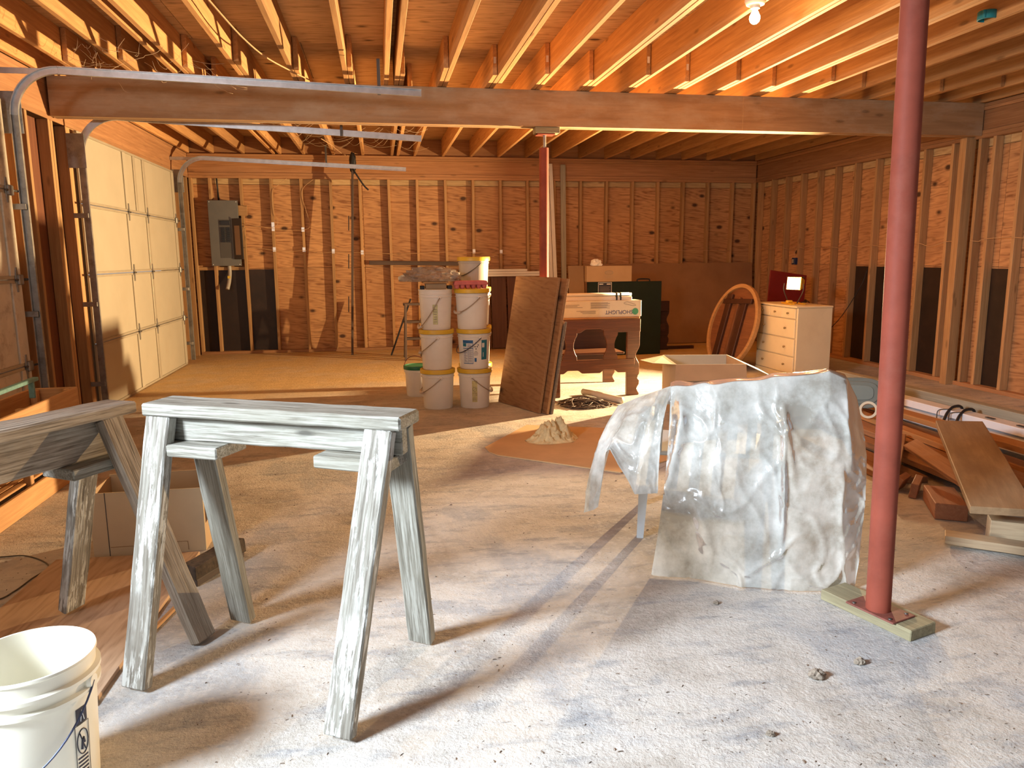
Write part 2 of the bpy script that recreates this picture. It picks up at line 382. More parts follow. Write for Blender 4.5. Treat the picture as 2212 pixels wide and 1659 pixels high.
def concrete():
    m, nt, b = new_mat('dusty_concrete')
    v = coords(nt, (1, 1, 1), False)
    n1 = noise_n(nt, v, 1.1, 6, .62, .4); n2 = noise_n(nt, v, 9.0, 6, .7); n3 = noise_n(nt, v, 60.0, 4, .7)
    base = ramp(nt, n1, [(.30, (.30, .265, .225)), (.44, (.45, .405, .35)), (.52, (.56, .52, .465)), (.60, (.40, .395, .39)), (.72, (.50, .485, .46))])
    streak = ramp(nt, noise_n(nt, coords(nt, (1.6, 5.0, 1), False), 2.3, 6, .68, .3), [(.50, (0, 0, 0)), (.68, (1, 1, 1))])
    base = mixc(nt, math_n(nt, 'MULTIPLY', streak, .72), base, (.23, .235, .25))
    pale = ramp(nt, noise_n(nt, v, 26.0, 5, .75), [(.50, (0, 0, 0)), (.64, (1, 1, 1))])
    base = mixc(nt, math_n(nt, 'MULTIPLY', pale, .45), base, (.62, .58, .53))
    # brown dust towards the back, with warm lamplight also put into its colour
    sep = nd(nt, 'ShaderNodeSeparateXYZ'); nt.links.new(v, sep.inputs[0])
    far = nd(nt, 'ShaderNodeMapRange'); nt.links.new(math_n(nt, 'SUBTRACT', sep.outputs[1], math_n(nt, 'MULTIPLY', sep.outputs[0], .28)), far.inputs[0])
    far.inputs[1].default_value = 2.4; far.inputs[2].default_value = 3.6
    dm = math_n(nt, 'MULTIPLY', far.outputs[0], ramp(nt, noise_n(nt, v, 2.0, 5, .6), [(.25, (.6, .6, .6)), (.55, (1, 1, 1))]))
    base = mixc(nt, dm, base, mixc(nt, n2, (.42, .265, .11), (.76, .52, .23)))
    spk = ramp(nt, noise_n(nt, coords(nt, (1.0, 2.2, 1), False), 38.0, 3, .6), [(.66, (0, 0, 0)), (.70, (1, 1, 1))])
    base = mixc(nt, math_n(nt, 'MULTIPLY', spk, .55), base, (.15, .115, .085))
    # fine cracks
    vo = nd(nt, 'ShaderNodeTexVoronoi', feature='DISTANCE_TO_EDGE'); vo.inputs['Scale'].default_value = .55
    nz = noise_n(nt, v, 3.0, 5, .6, 0, 1); mv = nd(nt, 'ShaderNodeMix', data_type='VECTOR'); mv.inputs[0].default_value = .16
    nt.links.new(v, mv.inputs[4]); nt.links.new(nz, mv.inputs[5]); nt.links.new(mv.outputs[1], vo.inputs['Vector'])
    cr = ramp(nt, vo.outputs[0], [(.0015, (1, 1, 1)), (.004, (0, 0, 0))])
    base = mixc(nt, math_n(nt, 'MULTIPLY', math_n(nt, 'MULTIPLY', cr, ramp(nt, noise_n(nt, v, .6, 2), [(.48, (0, 0, 0)), (.6, (1, 1, 1))])), .5), base, (.12, .10, .085))
    nt.links.new(base, b.inputs['Base Color']); b.inputs['Roughness'].default_value = .88
    h = math_n(nt, 'ADD', math_n(nt, 'MULTIPLY', n2, .5), math_n(nt, 'MULTIPLY', n3, .5)); bump(nt, b, h, .8, .012); return m
M_floor = concrete()
def film():
    m = bpy.data.materials.new('translucent_polythene'); m.use_nodes = True; nt = m.node_tree; nt.nodes.clear()
    o = nd(nt, 'ShaderNodeOutputMaterial')
    v = coords(nt, (1, 1, 1), False)
    d = nd(nt, 'ShaderNodeBsdfDiffuse'); t = nd(nt, 'ShaderNodeBsdfTranslucent'); tr = nd(nt, 'ShaderNodeBsdfTransparent'); g = nd(nt, 'ShaderNodeBsdfGlossy')
    n1 = noise_n(nt, v, 5.0, 6, .65)
    c = ramp(nt, n1, [(.36, (.34, .33, .29)), (.50, (.52, .53, .50)), (.66, (.70, .71, .68))])
    sp = ramp(nt, noise_n(nt, v, 16.0, 5, .7), [(.66, (0, 0, 0)), (.76, (1, 1, 1))])
    c = mixc(nt, math_n(nt, 'MULTIPLY', sp, .5), c, (.30, .22, .13))
    nt.links.new(c, d.inputs[0]); nt.links.new(c, t.inputs[0]); tr.inputs[0].default_value = (.93, .95, .93, 1)
    g.inputs[0].default_value = (.9, .92, .95, 1); g.inputs[1].default_value = .20
    m1 = nd(nt, 'ShaderNodeMixShader'); m1.inputs[0].default_value = .22; nt.links.new(d.outputs[0], m1.inputs[1]); nt.links.new(t.outputs[0], m1.inputs[2])
    m2 = nd(nt, 'ShaderNodeMixShader'); nt.links.new(m1.outputs[0], m2.inputs[1]); nt.links.new(tr.outputs[0], m2.inputs[2])
    nt.links.new(ramp(nt, noise_n(nt, v, 3.0, 4), [(.40, (.02, .02, .02)), (.66, (.16, .16, .16))]), m2.inputs[0])
    m3 = nd(nt, 'ShaderNodeMixShader'); lw = nd(nt, 'ShaderNodeFresnel'); lw.inputs[0].default_value = 1.5
    nt.links.new(math_n(nt, 'MULTIPLY', lw.outputs[0], .75), m3.inputs[0]); nt.links.new(m2.outputs[0], m3.inputs[1]); nt.links.new(g.outputs[0], m3.inputs[2])
    bp = nd(nt, 'ShaderNodeBump'); bp.inputs['Strength'].default_value = .22; bp.inputs['Distance'].default_value = .010
    nt.links.new(noise_n(nt, v, 11.0, 5, .6, .8), bp.inputs['Height'])
    for s in (d, t, g): nt.links.new(bp.outputs[0], s.inputs['Normal'])
    nt.links.new(m3.outputs[0], o.inputs[0]); return m
M_shopbox = plain('pale_printed_carton', (.66, .57, .43), .7, var=.05)
M_film = film()
M_bagfilm = film(); M_bagfilm.name = 'smoky_bag_film_sheet'
for _n in M_bagfilm.node_tree.nodes:
    if _n.type == 'VALTORGB' and len(_n.color_ramp.elements) == 3:
        for _e, _c in zip(_n.color_ramp.elements, ((.26, .20, .17), (.42, .35, .30), (.58, .50, .44))): _e.color = (*_c, 1)
    if _n.type == 'VALTORGB' and abs(_n.color_ramp.elements[0].color[0] - .02) < 1e-4: _n.color_ramp.elements[0].color = (.3, .3, .3, 1); _n.color_ramp.elements[1].color = (.6, .6, .6, 1)

# ------------------------------------------------------------------ floor and ceiling
XL, XR, YB, YF = -2.53, 5.84, 11.285, -0.6      # stud faces of the walls, front edge of the slab
ZJ, JH = 2.78, 0.235
tag(box('floor', (XL - .35, YF - .4, -.12), (XR + .35, YB + .35, 0), M_floor, ch=0), 'dusty grey concrete slab with brown dust and cracks', None, None, 'structure')
ceiling = tag(box('ceiling', (XL - .2, YF, 3.045), (XR + .2, YB + .2, 3.09), M_ceil_ply, ch=0), 'plywood subfloor ceiling on open wooden joists', None, None, 'structure')
y = 6.47 - 1.222 * 6; row = 0
while y < YB + .1:
    x = XL - .15 - (1.1 if row % 2 else .3)
    while x < XR + .1:
        x0, x1 = max(x, XL - .12), min(x + 2.436, XR + .12); y0, y1 = max(y, YF), min(y + 1.217, YB + .1)
        if x1 - x0 > .05 and y1 - y0 > .05: box('plywood_sheet', (x0, y0, ZJ + JH), (x1, y1, ZJ + JH + .018), M_ceil_ply, ceiling, ch=.002)
        x += 2.44
    y += 1.222; row += 1
JX = [.20 + .4064 * k for k in range(-7, 15)]
for i, jx in enumerate(JX):
    k = i - 7
    if jx < XL - .02 or jx > XR - .03: continue
    nx = jx - .018
    box('joist', (nx, YF, ZJ), (nx + .038, 6.98, ZJ + JH), M_joist, ceiling, axis='Y')
    if k in (-4, 0): box('joist', (nx - .085, YF, ZJ), (nx - .047, 6.96, ZJ + JH), M_joist, ceiling, axis='Y')
    elif k in (2, 4, 6, 8): box('joist', (nx + .041, YF, ZJ), (nx + .079, 6.97 if k > 2 else 6.6, ZJ + JH), M_joist, ceiling, axis='Y')
    s = -.041 if k >= 0 else .041
    ext = (6.36, 6.12, 6.3, 6.2)[k % 4]
    if k in (4, 6, 8): s = -.041
    if k in (0, -4): s = .041
    box('joist', (nx + s, ext, ZJ + .001), (nx + s + .038, YB + .05, ZJ + JH), M_joist, ceiling, axis='Y')
    if k in (2, 3, 5, 6): box('joist_tag', (nx + s + .009, ext - .0015, ZJ + .09), (nx + s + .029, ext - .0002, ZJ + .14), M_plate_metal, ceiling, ch=0)
    if k in (0, -4): box('joist', (nx + s + .085, 7.0, ZJ + .001), (nx + s + .123, YB + .05, ZJ + JH), M_joist, ceiling, axis='Y')
box('joist', (XR - .038, YF, ZJ), (XR, YB, ZJ + JH), M_joist, ceiling, axis='Y')
box('joist', (XL, YF, ZJ), (XL + .038, YB, ZJ + JH), M_joist, ceiling, axis='Y')
box('rim_joist', (XL, YB + .05, ZJ), (XR, YB + .09, ZJ + JH), M_rim, ceiling)
for i in range(0, len(JX) - 1):                       # blocking at the far wall
    pass

# ------------------------------------------------------------------ walls
def T0(p, d):
    return Matrix.Translation(V(p)) @ V(d).normalized().to_track_quat('Z', 'Y').to_matrix().to_4x4()
def cripples(wall, a0, a1, fixed, axis, zs=((2.45, 2.488, M_plate), (2.488, 2.526, M_plate), (2.526, 2.712, M_rim), (2.712, 2.742, M_plate), (2.742, 2.777, M_plate)), depth=.09, sgn=1):
    for (z0, z1, mt) in zs:
        inn = 0.0 if z1 - z0 < .1 else .012
        lo, hi = fixed + sgn * inn, fixed + sgn * depth
        lo, hi = min(lo, hi), max(lo, hi)
        n = 'rim_board' if z1 - z0 > .1 else 'top_plate'
        if axis == 'X': box(n, (a0, lo, z0), (a1, hi, z1 - .001), mt, wall)
        else: box(n, (lo, a0, z0), (hi, a1, z1 - .001), mt, wall, axis='Y')
# back wall
wb = tag(box('wall_back', (XL - .2, YB + .115, 0), (XR + .2, YB + .2, 3.04), M_ply, ch=0), 'back wall of open studs over brown plywood', None, None, 'structure')
cripples(wb, XL, XR, YB, 'X')
box('bottom_plate', (XL, YB, 0), (XR, YB + .09, .04), M_plate, wb)
X0 = -.2267
for n in range(-6, 16):
    sx = X0 + .4064 * n - .019
    if sx < XL or sx > XR - .04: continue
    lean = [0, .012, -.01, .008, -.014][n % 5]
    board('stud', (sx + .019 + lean, YB + .045, .04), (sx + .019, YB + .045, 2.45), .038, .088, M_stud, wb, up=(0, 1, 0))
for sx in (XL + .02, XR - .02): board('stud', (sx, YB + .045, .04), (sx, YB + .045, 2.45), .038, .088, M_stud, wb, up=(0, 1, 0))
x = XL - .1; i = 0
while x < XR + .05:
    x1 = min(x + 2.436, XR + .1)
    box('plywood_sheet', (x, YB + .092, 0), (x1, YB + .105, 1.208), M_ply, wb, ch=.001)
    box('plywood_sheet', (x, YB + .092, 1.213), (x1, YB + .105, 2.37), M_ply, wb, ch=.001)
    box('plywood_strip', (x, YB + .092, 2.376), (x1, YB + .105, 2.5), M_strip, wb, ch=.001)
    x += 2.44
for n in (-6, -5, -4):
    a = max(X0 + .4064 * n + .021, XL + .04); b_ = X0 + .4064 * (n + 1) - .021
    box('felt_panel', (a, YB + .086, .042), (b_, YB + .0915, 1.195), M_felt, wb, ch=0)
box('blocking', (X0 - .4064 * 6, YB + .055, 1.19), (X0 - .4064 * 4, YB + .09, 1.235), M_stud, wb)
# right wall
wr = tag(box('wall_right', (XR + .115, YF, 0), (XR + .2, YB + .2, 3.04), M_ply, ch=0), 'right wall of open studs over knotty plywood', None, None, 'structure')
cripples(wr, YF, YB, XR, 'Y')
box('bottom_plate', (XR, YF, 0), (XR + .09, YB, .04), M_plate, wr, axis='Y')
RS = [8.36 + .4064 * k for k in range(-3, 8)] + [6.60, 6.27, 5.86, 5.45, 5.04, 4.63, 4.22, 3.81, 3.4, 3.0]
for yy in RS:
    if abs(yy - 6.83) < .1 or yy > YB - .03: continue
    board('stud', (XR + .045, yy, .04), (XR + .045, yy, 2.45), .088, .038, M_stud, wr, up=(0, 1, 0))
board('post', (XR - .03, 6.90, .0), (XR - .03, 6.90, 2.47), .11, .088, M_stud, wr, up=(0, 1, 0))
board('stud', (XR + .045, 7.0, .04), (XR + .045, 7.0, 2.45), .088, .038, M_stud, wr, up=(0, 1, 0))
board('stud', (XR + .045, 6.78, .04), (XR + .045, 6.78, 2.45), .088, .038, M_stud, wr, up=(0, 1, 0))
yy = YB + .1
while yy > YF:
    y0 = max(yy - 2.436, YF)
    box('plywood_sheet', (XR + .092, y0, 0), (XR + .105, yy, 1.208), M_ply, wr, ch=.001, axis='Y')
    box('plywood_sheet', (XR + .092, y0, 1.213), (XR + .105, yy, 2.37), M_ply, wr, ch=.001, axis='Y')
    box('plywood_strip', (XR + .092, y0, 2.376), (XR + .105, yy, 2.5), M_strip, wr, ch=.001, axis='Y')
    yy -= 2.44
for a, b_ in ((8.38, 8.745), (7.97, 8.34), (7.16, 7.53), (6.29, 6.58)):
    box('felt_panel', (XR + .086, a, .042), (XR + .0915, b_, 1.195), M_felt, wr, ch=0)
# left wall (with the two overhead doors)
wl = tag(thing('wall_left', (XL, 6.5, 0)), 'left wall framing around two overhead garage doors', None, None, 'structure')
cripples(wl, YF, YB, XL, 'Y', sgn=-1)
for a, b_ in ((2.45, YB + .1),):
    box('header', (XL - .09, 2.3, 2.45), (XL - .001, YB, 2.777), M_rim, wl, axis='Y')
for yy, dx in ((6.13, 0), (6.37, 0), (6.78, 0), (6.83, 0), (7.12, 0), (10.42, 0), (10.8, 0), (11.2, 0), (2.72, 0)):
    board('stud', (XL - .045, yy, 0), (XL - .045, yy, 2.45), .088, .040, M_stud, wl, up=(0, 1, 0))
for a, b_ in ((6.10, 7.14), (10.36, YB + .1), (1.55, 2.75), (YF, .36)):
    box('plywood_sheet', (XL - .105, a, 0), (XL - .092, b_, 2.5), M_red_ply, wl, ch=0, axis='Z')
box('plywood_sheet', (XL - .105, .36, 2.4), (XL - .092, 1.55, 2.5), M_red_ply, wl, ch=0)
box('outer_siding', (XL - .16, 5.85, 0), (XL - .11, 7.3, 3.04), M_ply, wl, ch=0)
box('outer_siding', (XL - .16, 10.2, 0), (XL - .11, YB + .2, 3.04), M_ply, wl, ch=0)
box('outer_siding', (XL - .16, YF, 2.4), (XL - .11, YB + .2, 3.04), M_ply, wl, ch=0)
box('outer_siding', (XL - .16, 1.55, 0), (XL - .11, 2.95, 2.45), M_ply, wl, ch=0)
for a, b_ in ((7.13, 7.30), (10.20, 10.36), (5.80, 5.97), (2.75, 2.93)): box('door_jamb', (XL - .10, a, 0), (XL - .005 if a in (7.13, 5.80) and False else XL - .005, b_, 2.449), M_stud, wl, ch=0, axis='Z')
# open side doorway for the daylight (beside the camera), leaf added to block light
d3 = tag(thing('door_3', (XL, .95, 0)), 'unseen open side doorway in the left wall beside the camera, leaf added to block light', None, None, 'structure')
box('door_frame', (XL - .11, .36, 0), (XL - .002, .41, 2.40), M_white_paint, d3, ch=.002); box('door_frame', (XL - .11, 1.50, 0), (XL - .002, 1.55, 2.40), M_white_paint, d3, ch=.002)
box('door_frame', (XL - .11, .41, 2.36), (XL - .002, 1.50, 2.40), M_white_paint, d3, ch=.002)
_dl = (V((-2.49, 1.525, 1.01)), V((-1.90, 1.83, 1.01)))
board('light_block_leaf', _dl[0], _dl[1], .04, 2.0, M_door2, d3); lathe('door_knob', [(0, .05), (.02, .048), (.026, .035), (.02, .02), (.010, .012), (.010, 0)], M_knob, d3, T0((-1.95, 1.755, 1.0), (.42, -.9, 0)), 16)  # unseen leaf added to keep daylight off the left side of the floor

# overhead doors -----------------------------------------------------------------
def overhead_door(name, y0, y1, mat, stiles, label):
    d = tag(thing(name, (-2.49, (y0 + y1) / 2, 0)), label, None, None, 'structure')
    h = 2.43 / 4
    for s in range(4):
        z0 = .008 + s * h; z1 = z0 + h - .006
        sec = box('door_section', (-2.512, y0, z0), (-2.492, y1, z1), mat, d, ch=.003)
        box('section_rail', (-2.492, y0, z0), (-2.480, y1, z0 + .022), M_stile, sec, ch=.002)
        box('section_rail', (-2.492, y0, z1 - .022), (-2.480, y1, z1), M_stile, sec, ch=.002)
        for (sy, only_top, w) in stiles:
            if only_top and s != 3: continue
            box('stile', (-2.492, sy - w / 2, z0 + .022), (-2.478, sy + w / 2, z1 - .022), mat if w > .08 else M_stile, sec, ch=.002)
        if s < 3:
            for (sy, only_top, w) in stiles:
                if only_top: continue
                c = V((-2.474, sy, z1))
                poly = [(-.022, 0), (-.008, .085), (.008, .085), (.022, 0), (.008, -.085), (-.008, -.085)]
                prism('hinge', poly, .006, M_galv_old, sec, Matrix.Translation(c) @ Matrix.Rotation(pi / 2, 4, 'Z') @ Matrix.Rotation(pi / 2, 4, 'X'))
                tube('hinge_pin', [c + V((.006, -.03, 0)), c + V((.006, .03, 0))], .008, M_dark_metal, sec, 8)
            for ey in (y0 + .05, y1 - .05):
                c = V((-2.468, ey, z1)); box('roller_bracket', c - V((.012, .035, .035)), c + V((.012, .035, .035)), M_galv_old, sec, ch=.006)
                sgn = -1 if ey < (y0 + y1) / 2 else 1
                tube('roller', [c, c + V((.01, sgn * .09, 0))], .009, M_dark_metal, sec, 8)
    return d
d1 = overhead_door('door_1', 7.20, 10.28, M_door, [(7.24, False, .06), (8.40, False, .085), (8.72, True, .06), (9.05, False, .075), (10.24, False, .09)], 'closed cream steel overhead door lit by the work light')
d2 = overhead_door('door_2', 2.85, 5.88, M_door2, [(2.89, False, .06), (4.0, False, .06), (4.7, False, .06), (5.80, False, .14)], 'rust spotted cream overhead door at the left edge')
def track(name, yc, label, x_end, z_top, z_end, mat=M_galv, open_sgn=1, hang=()):
    t = thing(name, (-2.44, yc, 0), label, 'door track', 'overhead door tracks')
    xv, R = -2.425, .30
    path = [(xv, .05 + i * (z_top - R - .05) / 6) for i in range(7)]
    path += [(xv + R - R * math.cos(a), z_top - R + R * math.sin(a)) for a in [pi / 2 * i / 12 for i in range(1, 13)]]
    n = 8; x1 = xv + R
    hp = [(x1 + (x_end - x1) * i / n, z_top + (z_end - z_top) * i / n) for i in range(0, n + 1)]
    prof = [(-.026, 0), (-.026, .024), (-.020, .024), (-.020, .003), (.020, .003), (.020, .024), (.026, .024), (.026, 0)]  # (y across, normal)
    def sweep(nm, pts, m):
        vs, fs = [], []; P = len(prof)
        # profile: width lies in the path plane, channel opens sideways (along y)
        for i, (x, z) in enumerate(pts):
            a = pts[max(i - 1, 0)]; b = pts[min(i + 1, len(pts) - 1)]
            tx, tz = b[0] - a[0], b[1] - a[1]; l = math.hypot(tx, tz); nx, nz = -tz / l, tx / l
            for (w, q) in prof: vs.append((x + nx * w, yc + open_sgn * (q - .012), z + nz * w))
        for i in range(len(pts) - 1):
            for k in range(P):
                k2 = (k + 1) % P; fs.append((i * P + k, i * P + k2, (i + 1) * P + k2, (i + 1) * P + k))
        fs.append(tuple(range(P))); fs.append(tuple((len(pts) - 1) * P + k for k in range(P)))
        me = mesh_of(nm, vs, fs, False, m); bm = bmesh.new(); bm.from_mesh(me); bmesh.ops.recalc_face_normals(bm, faces=bm.faces); bm.to_mesh(me); bm.free()
        return put(nm, me, t)
    sweep('vertical_rail', path[:7], M_galv_old); sweep('curved_rail', path[6:], mat); sweep('horizontal_rail', hp, mat)
    for z in (.25, .95, 1.7): box('wall_bracket', (XL + .002, yc - .02, z), (xv + .015, yc - open_sgn * .012 + .012, z + .04), M_galv_old, t, ch=.002)
    box('flag_bracket', (XL + .002, yc - open_sgn * .02 - .004, z_top - R - .12), (xv + .04, yc - open_sgn * .02 + .002, z_top - R + .16), M_galv_old, t, ch=.001)
    box('angle_iron', (XL + .002, yc - open_sgn * .02 - .003, z_top - .025), (x1 + .05, yc - open_sgn * .02 + .001, z_top + .015), M_galv, t, ch=.001)
    for (hx, zt) in hang:
        zz = z_top + (z_end - z_top) * (hx - x1) / (x_end - x1)
        box('hanger', (hx - .012, yc - open_sgn * .018 - .004, zz - .03), (hx + .012, yc - open_sgn * .018, zt), M_dark_metal, t, ch=.001)
    return t
track('overhead_door_track', 5.93, 'bright steel door track running along the laminated beam', .36, 2.635, 2.555, hang=((.05, 2.79),), open_sgn=-1)
track('overhead_door_track', 7.10, 'middle steel door track under the far bay joists', .42, 2.53, 2.40, hang=((-.28, 2.79),), open_sgn=1)
track('overhead_door_track', 10.36, 'farthest steel door track in front of the back wall', .40, 2.60, 2.49, hang=((-.62, 2.79),), open_sgn=-1)

# beam and poles ----------------------------------------------------------------
bm_ = thing('support_beam', (1.65, 6.83, 2.47), 'long laminated timber beam spanning the garage under the joists', 'beam')
for i in range(3):
    box('beam_ply', (XL + .02, 6.76 + i * .0455, 2.472 + (.003 if i == 1 else 0)), (XR - .002, 6.8045 + i * .0455, 2.776), M_lvl, bm_, ch=.002)
box('spliced_ply_joint', (3.335, 6.7585, 2.474), (3.338, 6.7602, 2.775), M_lvl_edge, bm_, ch=0)
def plate(name, c, sx, sy, sz, mat, parent, rz=0): return put(name, box_mesh(sx, sy, sz, mat, .002), parent, Matrix.Translation(V(c)) @ Matrix.Rotation(rz, 4, 'Z'))
def disc_tube(name, p0, p1, r, mat, parent, n=32):
    M, L = frame(p0, p1, (0, 1, 0)); M = M @ Matrix.Rotation(pi / 2, 4, 'Y')
    return lathe(name, [(0, -L / 2), (r, -L / 2), (r, L / 2), (0, L / 2)], mat, parent, M, n)
# near pole on its block
blk = tag(put('pole_block', box_mesh(.385, .14, .042, M_block, .003, .002, 6, 3), None, Matrix.Translation((1.803, 2.40, .021)) @ Matrix.Rotation(math.radians(-72), 4, 'Z')), 'short treated wood block under the near red pole', 'wood block')
p1 = thing('support_pole', (1.785, 2.35, .042), 'thick red steel pole standing on a wood block in the foreground', 'pole', 'red steel support poles')
plate('base_plate', (1.79, 2.36, .0455), .20, .125, .007, M_pole_dark, p1, math.radians(-72))
disc_tube('pipe', (1.783, 2.36, .049), (1.735, 2.36, 2.765), .043, M_pole, p1, 40)
plate('cap_plate', (1.735, 2.36, 2.772), .2, .13, .008, M_pole_dark, p1)
for (a, b_) in ((-.075, -.045), (-.075, .045), (.075, -.045), (.075, .045)):
    q = Matrix.Rotation(math.radians(-72), 4, 'Z') @ V((a, b_, 0)); lathe('screw', [(0, .004), (.006, .003), (.007, 0)], M_dark_metal, p1, Matrix.Translation(V((1.79, 2.36, .049)) + q), 10)
# far pole under the beam
p2 = thing('support_pole', (1.49, 6.84, 0), 'slim red steel pole under the middle of the laminated beam', 'pole', 'red steel support poles')
disc_tube('pipe', (1.49, 6.84, .012), (1.49, 6.84, 2.30), .042, M_pole, p2)
disc_tube('adjusting_screw', (1.495, 6.84, 2.30), (1.495, 6.84, 2.41), .014, M_galv_old, p2, 16)
plate('cap_plate', (1.50, 6.84, 2.415), .16, .12, .01, M_pole, p2); plate('base_plate', (1.49, 6.84, .006), .2, .15, .012, M_pole_dark, p2)
tag(box('shim_block', (1.40, 6.77, 2.421), (1.62, 6.89, 2.4715), M_block), 'wood shim between red pole and laminated beam', 'wood block')

# lamps --------------------------------------------------------------------------
bl = thing('light_bulb', (2.165, 4.29, ZJ), 'bare glowing bulb in a porcelain holder under the ceiling joist', 'light bulb')
lathe('holder', [(0, 0), (.058, 0), (.06, -.012), (.05, -.03), (.028, -.036), (.026, -.05), (0, -.05)], M_porcelain, bl, Matrix.Translation((2.165, 4.29, ZJ)), 32)
M_bulb = emit('bulb_glow', (1.0, .66, .28), 26.0)
lathe('glass_bulb', [(.012, -.045), (.014, -.058), (.022, -.075), (.030, -.092), (.0305, -.105), (.025, -.121), (.013, -.131), (0, -.134)], M_bulb, bl, Matrix.Translation((2.165, 4.29, ZJ)), 24)
pl = bpy.data.lights.new('bulb_light', 'POINT'); pl.energy = BULB_W; pl.color = (1.0, .60, .27); pl.shadow_soft_size = .03
po = bpy.data.objects.new('bulb_light', pl); C.objects.link(po); po.location = (2.165, 4.29, ZJ - .175)
def RZ(a): return Matrix.Rotation(a, 4, 'Z')
def T(*a): return Matrix.Translation(V(a))
XZ = Matrix.Rotation(pi / 2, 4, 'X')           # local x,y -> world x,z ; local z -> world -y
# ------------------------------------------------------------------ sawhorses
def sawhorse(label, cen, ax, H, half, feet, m_top, m_rail, m_legs, m_cleat, rail_h, seed):
    ax = V((ax[0], ax[1], 0)).normalized(); nr = V((-ax.y, ax.x, 0)); c = V((cen[0], cen[1], 0))
    t = thing('sawhorse', (cen[0], cen[1], 0), label, 'sawhorse', 'weathered wooden sawhorses')
    P = lambda u, v, z: c + ax * u + nr * v + V((0, 0, z))
    board('top_board', P(-half, 0, H - .02), P(half, 0, H - .02), .142, .040, m_top, t, rough=.0025, seg=24, seed=seed, ch=.006)
    zr = H - .041 - rail_h / 2
    board('rail', P(-half + .02, 0, zr), P(half - .02, 0, zr), .04, rail_h, m_rail, t, rough=.003, seg=20, seed=seed + 1, ch=.004)
    for s in (-1, 1):
        a, b = (s * (half - .04), s * (half - .28)); zc = H - .041 - rail_h - .021
        board('cleat', P(a, -.005, zc), P(b, -.005, zc), .15, .038, m_cleat, t, rough=.003, seg=6, seed=seed + 2, ch=.004)
    for k, (fx, fy, u, sv, z0) in enumerate(feet):
        top = P(u, sv * .045, H - .043); bot = V((fx, fy, z0))
        d = (top - bot).normalized(); bot2 = bot - d * .0
        # trim the leg so that its lower end stands on the floor
        L = board('leg', bot2 + d * .012, top, .088, .042, m_legs[k], t, up=nr, rough=.0022, seg=26, seed=seed + 4 + k, ch=.005)
    return t
ax1 = (.896, -.444)
sawhorse('pale weathered sawhorse with peeling white paint in the centre foreground', (-.328, 2.386), ax1, .90, .449,
         [(-.806, 2.375, -.395, -1, 0), (-.160, 2.005, .375, -1, 0), (.105, 2.52, .385, 1, 0), (-.550, 2.80, -.33, 1, 0)],
         M_weather, M_weather, (M_peel, M_peel, M_weather, M_weather), M_weather, .085, 11)
ax2 = (.52, .854)
cx2, cy2 = -.93 - .52 * .47, 2.88 - .854 * .47
sawhorse('browner sawhorse cut off by the left edge of the picture', (cx2, cy2), ax2, .85, .47,
         [(-.66, 2.66, .37, -1, 0), (-1.215, 2.98, .37, 1, .019), (-.66 - .44, 2.66 - .73, -.42, -1, 0), (-1.215 - .42, 2.98 - .70, -.42, 1, 0)],
         M_weather_dk, M_weather_dk, (M_weather_dk, M_peel, M_weather_dk, M_weather_dk), M_weather, .135, 31)
# ------------------------------------------------------------------ buckets
def bucket(label, x, y, z, H=.355, r0=.130, r1=.147, lid=None, mat=M_bucket, ear=-1.35, bail_side=-1, drop=.14, bail_mat=M_bail, grip=True, group='stacked white buckets', name='bucket', bail_up=False, n=44):
    t = thing(name, (x, y, z), label, 'bucket', group); M = T(x, y, z)
    rr = lambda q: r0 + (r1 - r0) * q / H
    prof = [(0, .006), (r0 - .012, .006), (r0 - .010, 0), (r0 - .003, 0), (r0, .006)]
    for q in (.30 * H / .36, .325 * H / .36):
        prof += [(rr(q - .012), q - .012), (rr(q) + .006, q - .010), (rr(q) + .006, q - .006), (rr(q), q - .003)]
    prof += [(rr(H - .012), H - .012), (r1 + .004, H - .010), (r1 + .004, H - .001), (r1 - .002, H), (r1 - .004, H - .004), (r0 - .006, .012), (0, .010)]
    lathe('body', prof, mat, t, M, n)
    if lid:
        lathe('lid', [(0, H - .002), (r1 - .010, H - .002), (r1 - .008, H + .002), (r1 + .009, H + .001), (r1 + .011, H - .003), (r1 + .011, H - .034), (r1 + .005, H - .036)], lid, t, M, n)
    ze = H * .80
    e = V((math.cos(ear), math.sin(ear), 0)); s = V((-e.y, e.x, 0)) * bail_side
    for sg in (1, -1):
        q = e * sg * (rr(ze) + .006); lathe('ear', [(0, -.006), (.015, -.006), (.017, 0), (.013, .007), (0, .008)], mat, t, M @ Matrix.Translation(q + V((0, 0, ze))) @ e.to_track_quat('Z', 'Y').to_matrix().to_4x4(), 14)
    R_ = rr(ze) + .013; pts = []
    for i in range(25):
        f = pi * i / 24
        pts.append(V((x, y, z)) + e * (R_ * math.cos(f)) + s * (R_ * 1.01 * math.sin(f) * (1 if not bail_up else .5)) + V((0, 0, ze + (-drop if not bail_up else .16) * math.sin(f) ** (1.0))))
    tube('bail', pts, .0042, bail_mat, t, 6)
    if grip: tube('grip', pts[9:16], .0115, M_grip, t, 8)
    return t, M
P_ = .357
bL = [bucket('white bucket with yellow lid at the bottom of the left stack', .492, 6.79, 0, lid=M_lid, ear=-1.45),
      bucket('white bucket with yellow lid in the middle of the left stack', .49, 6.79, P_, lid=M_lid, ear=-1.6),
      bucket('open white bucket on top of the left stack under a bag', .488, 6.79, 2 * P_, ear=-1.4, drop=.27)]
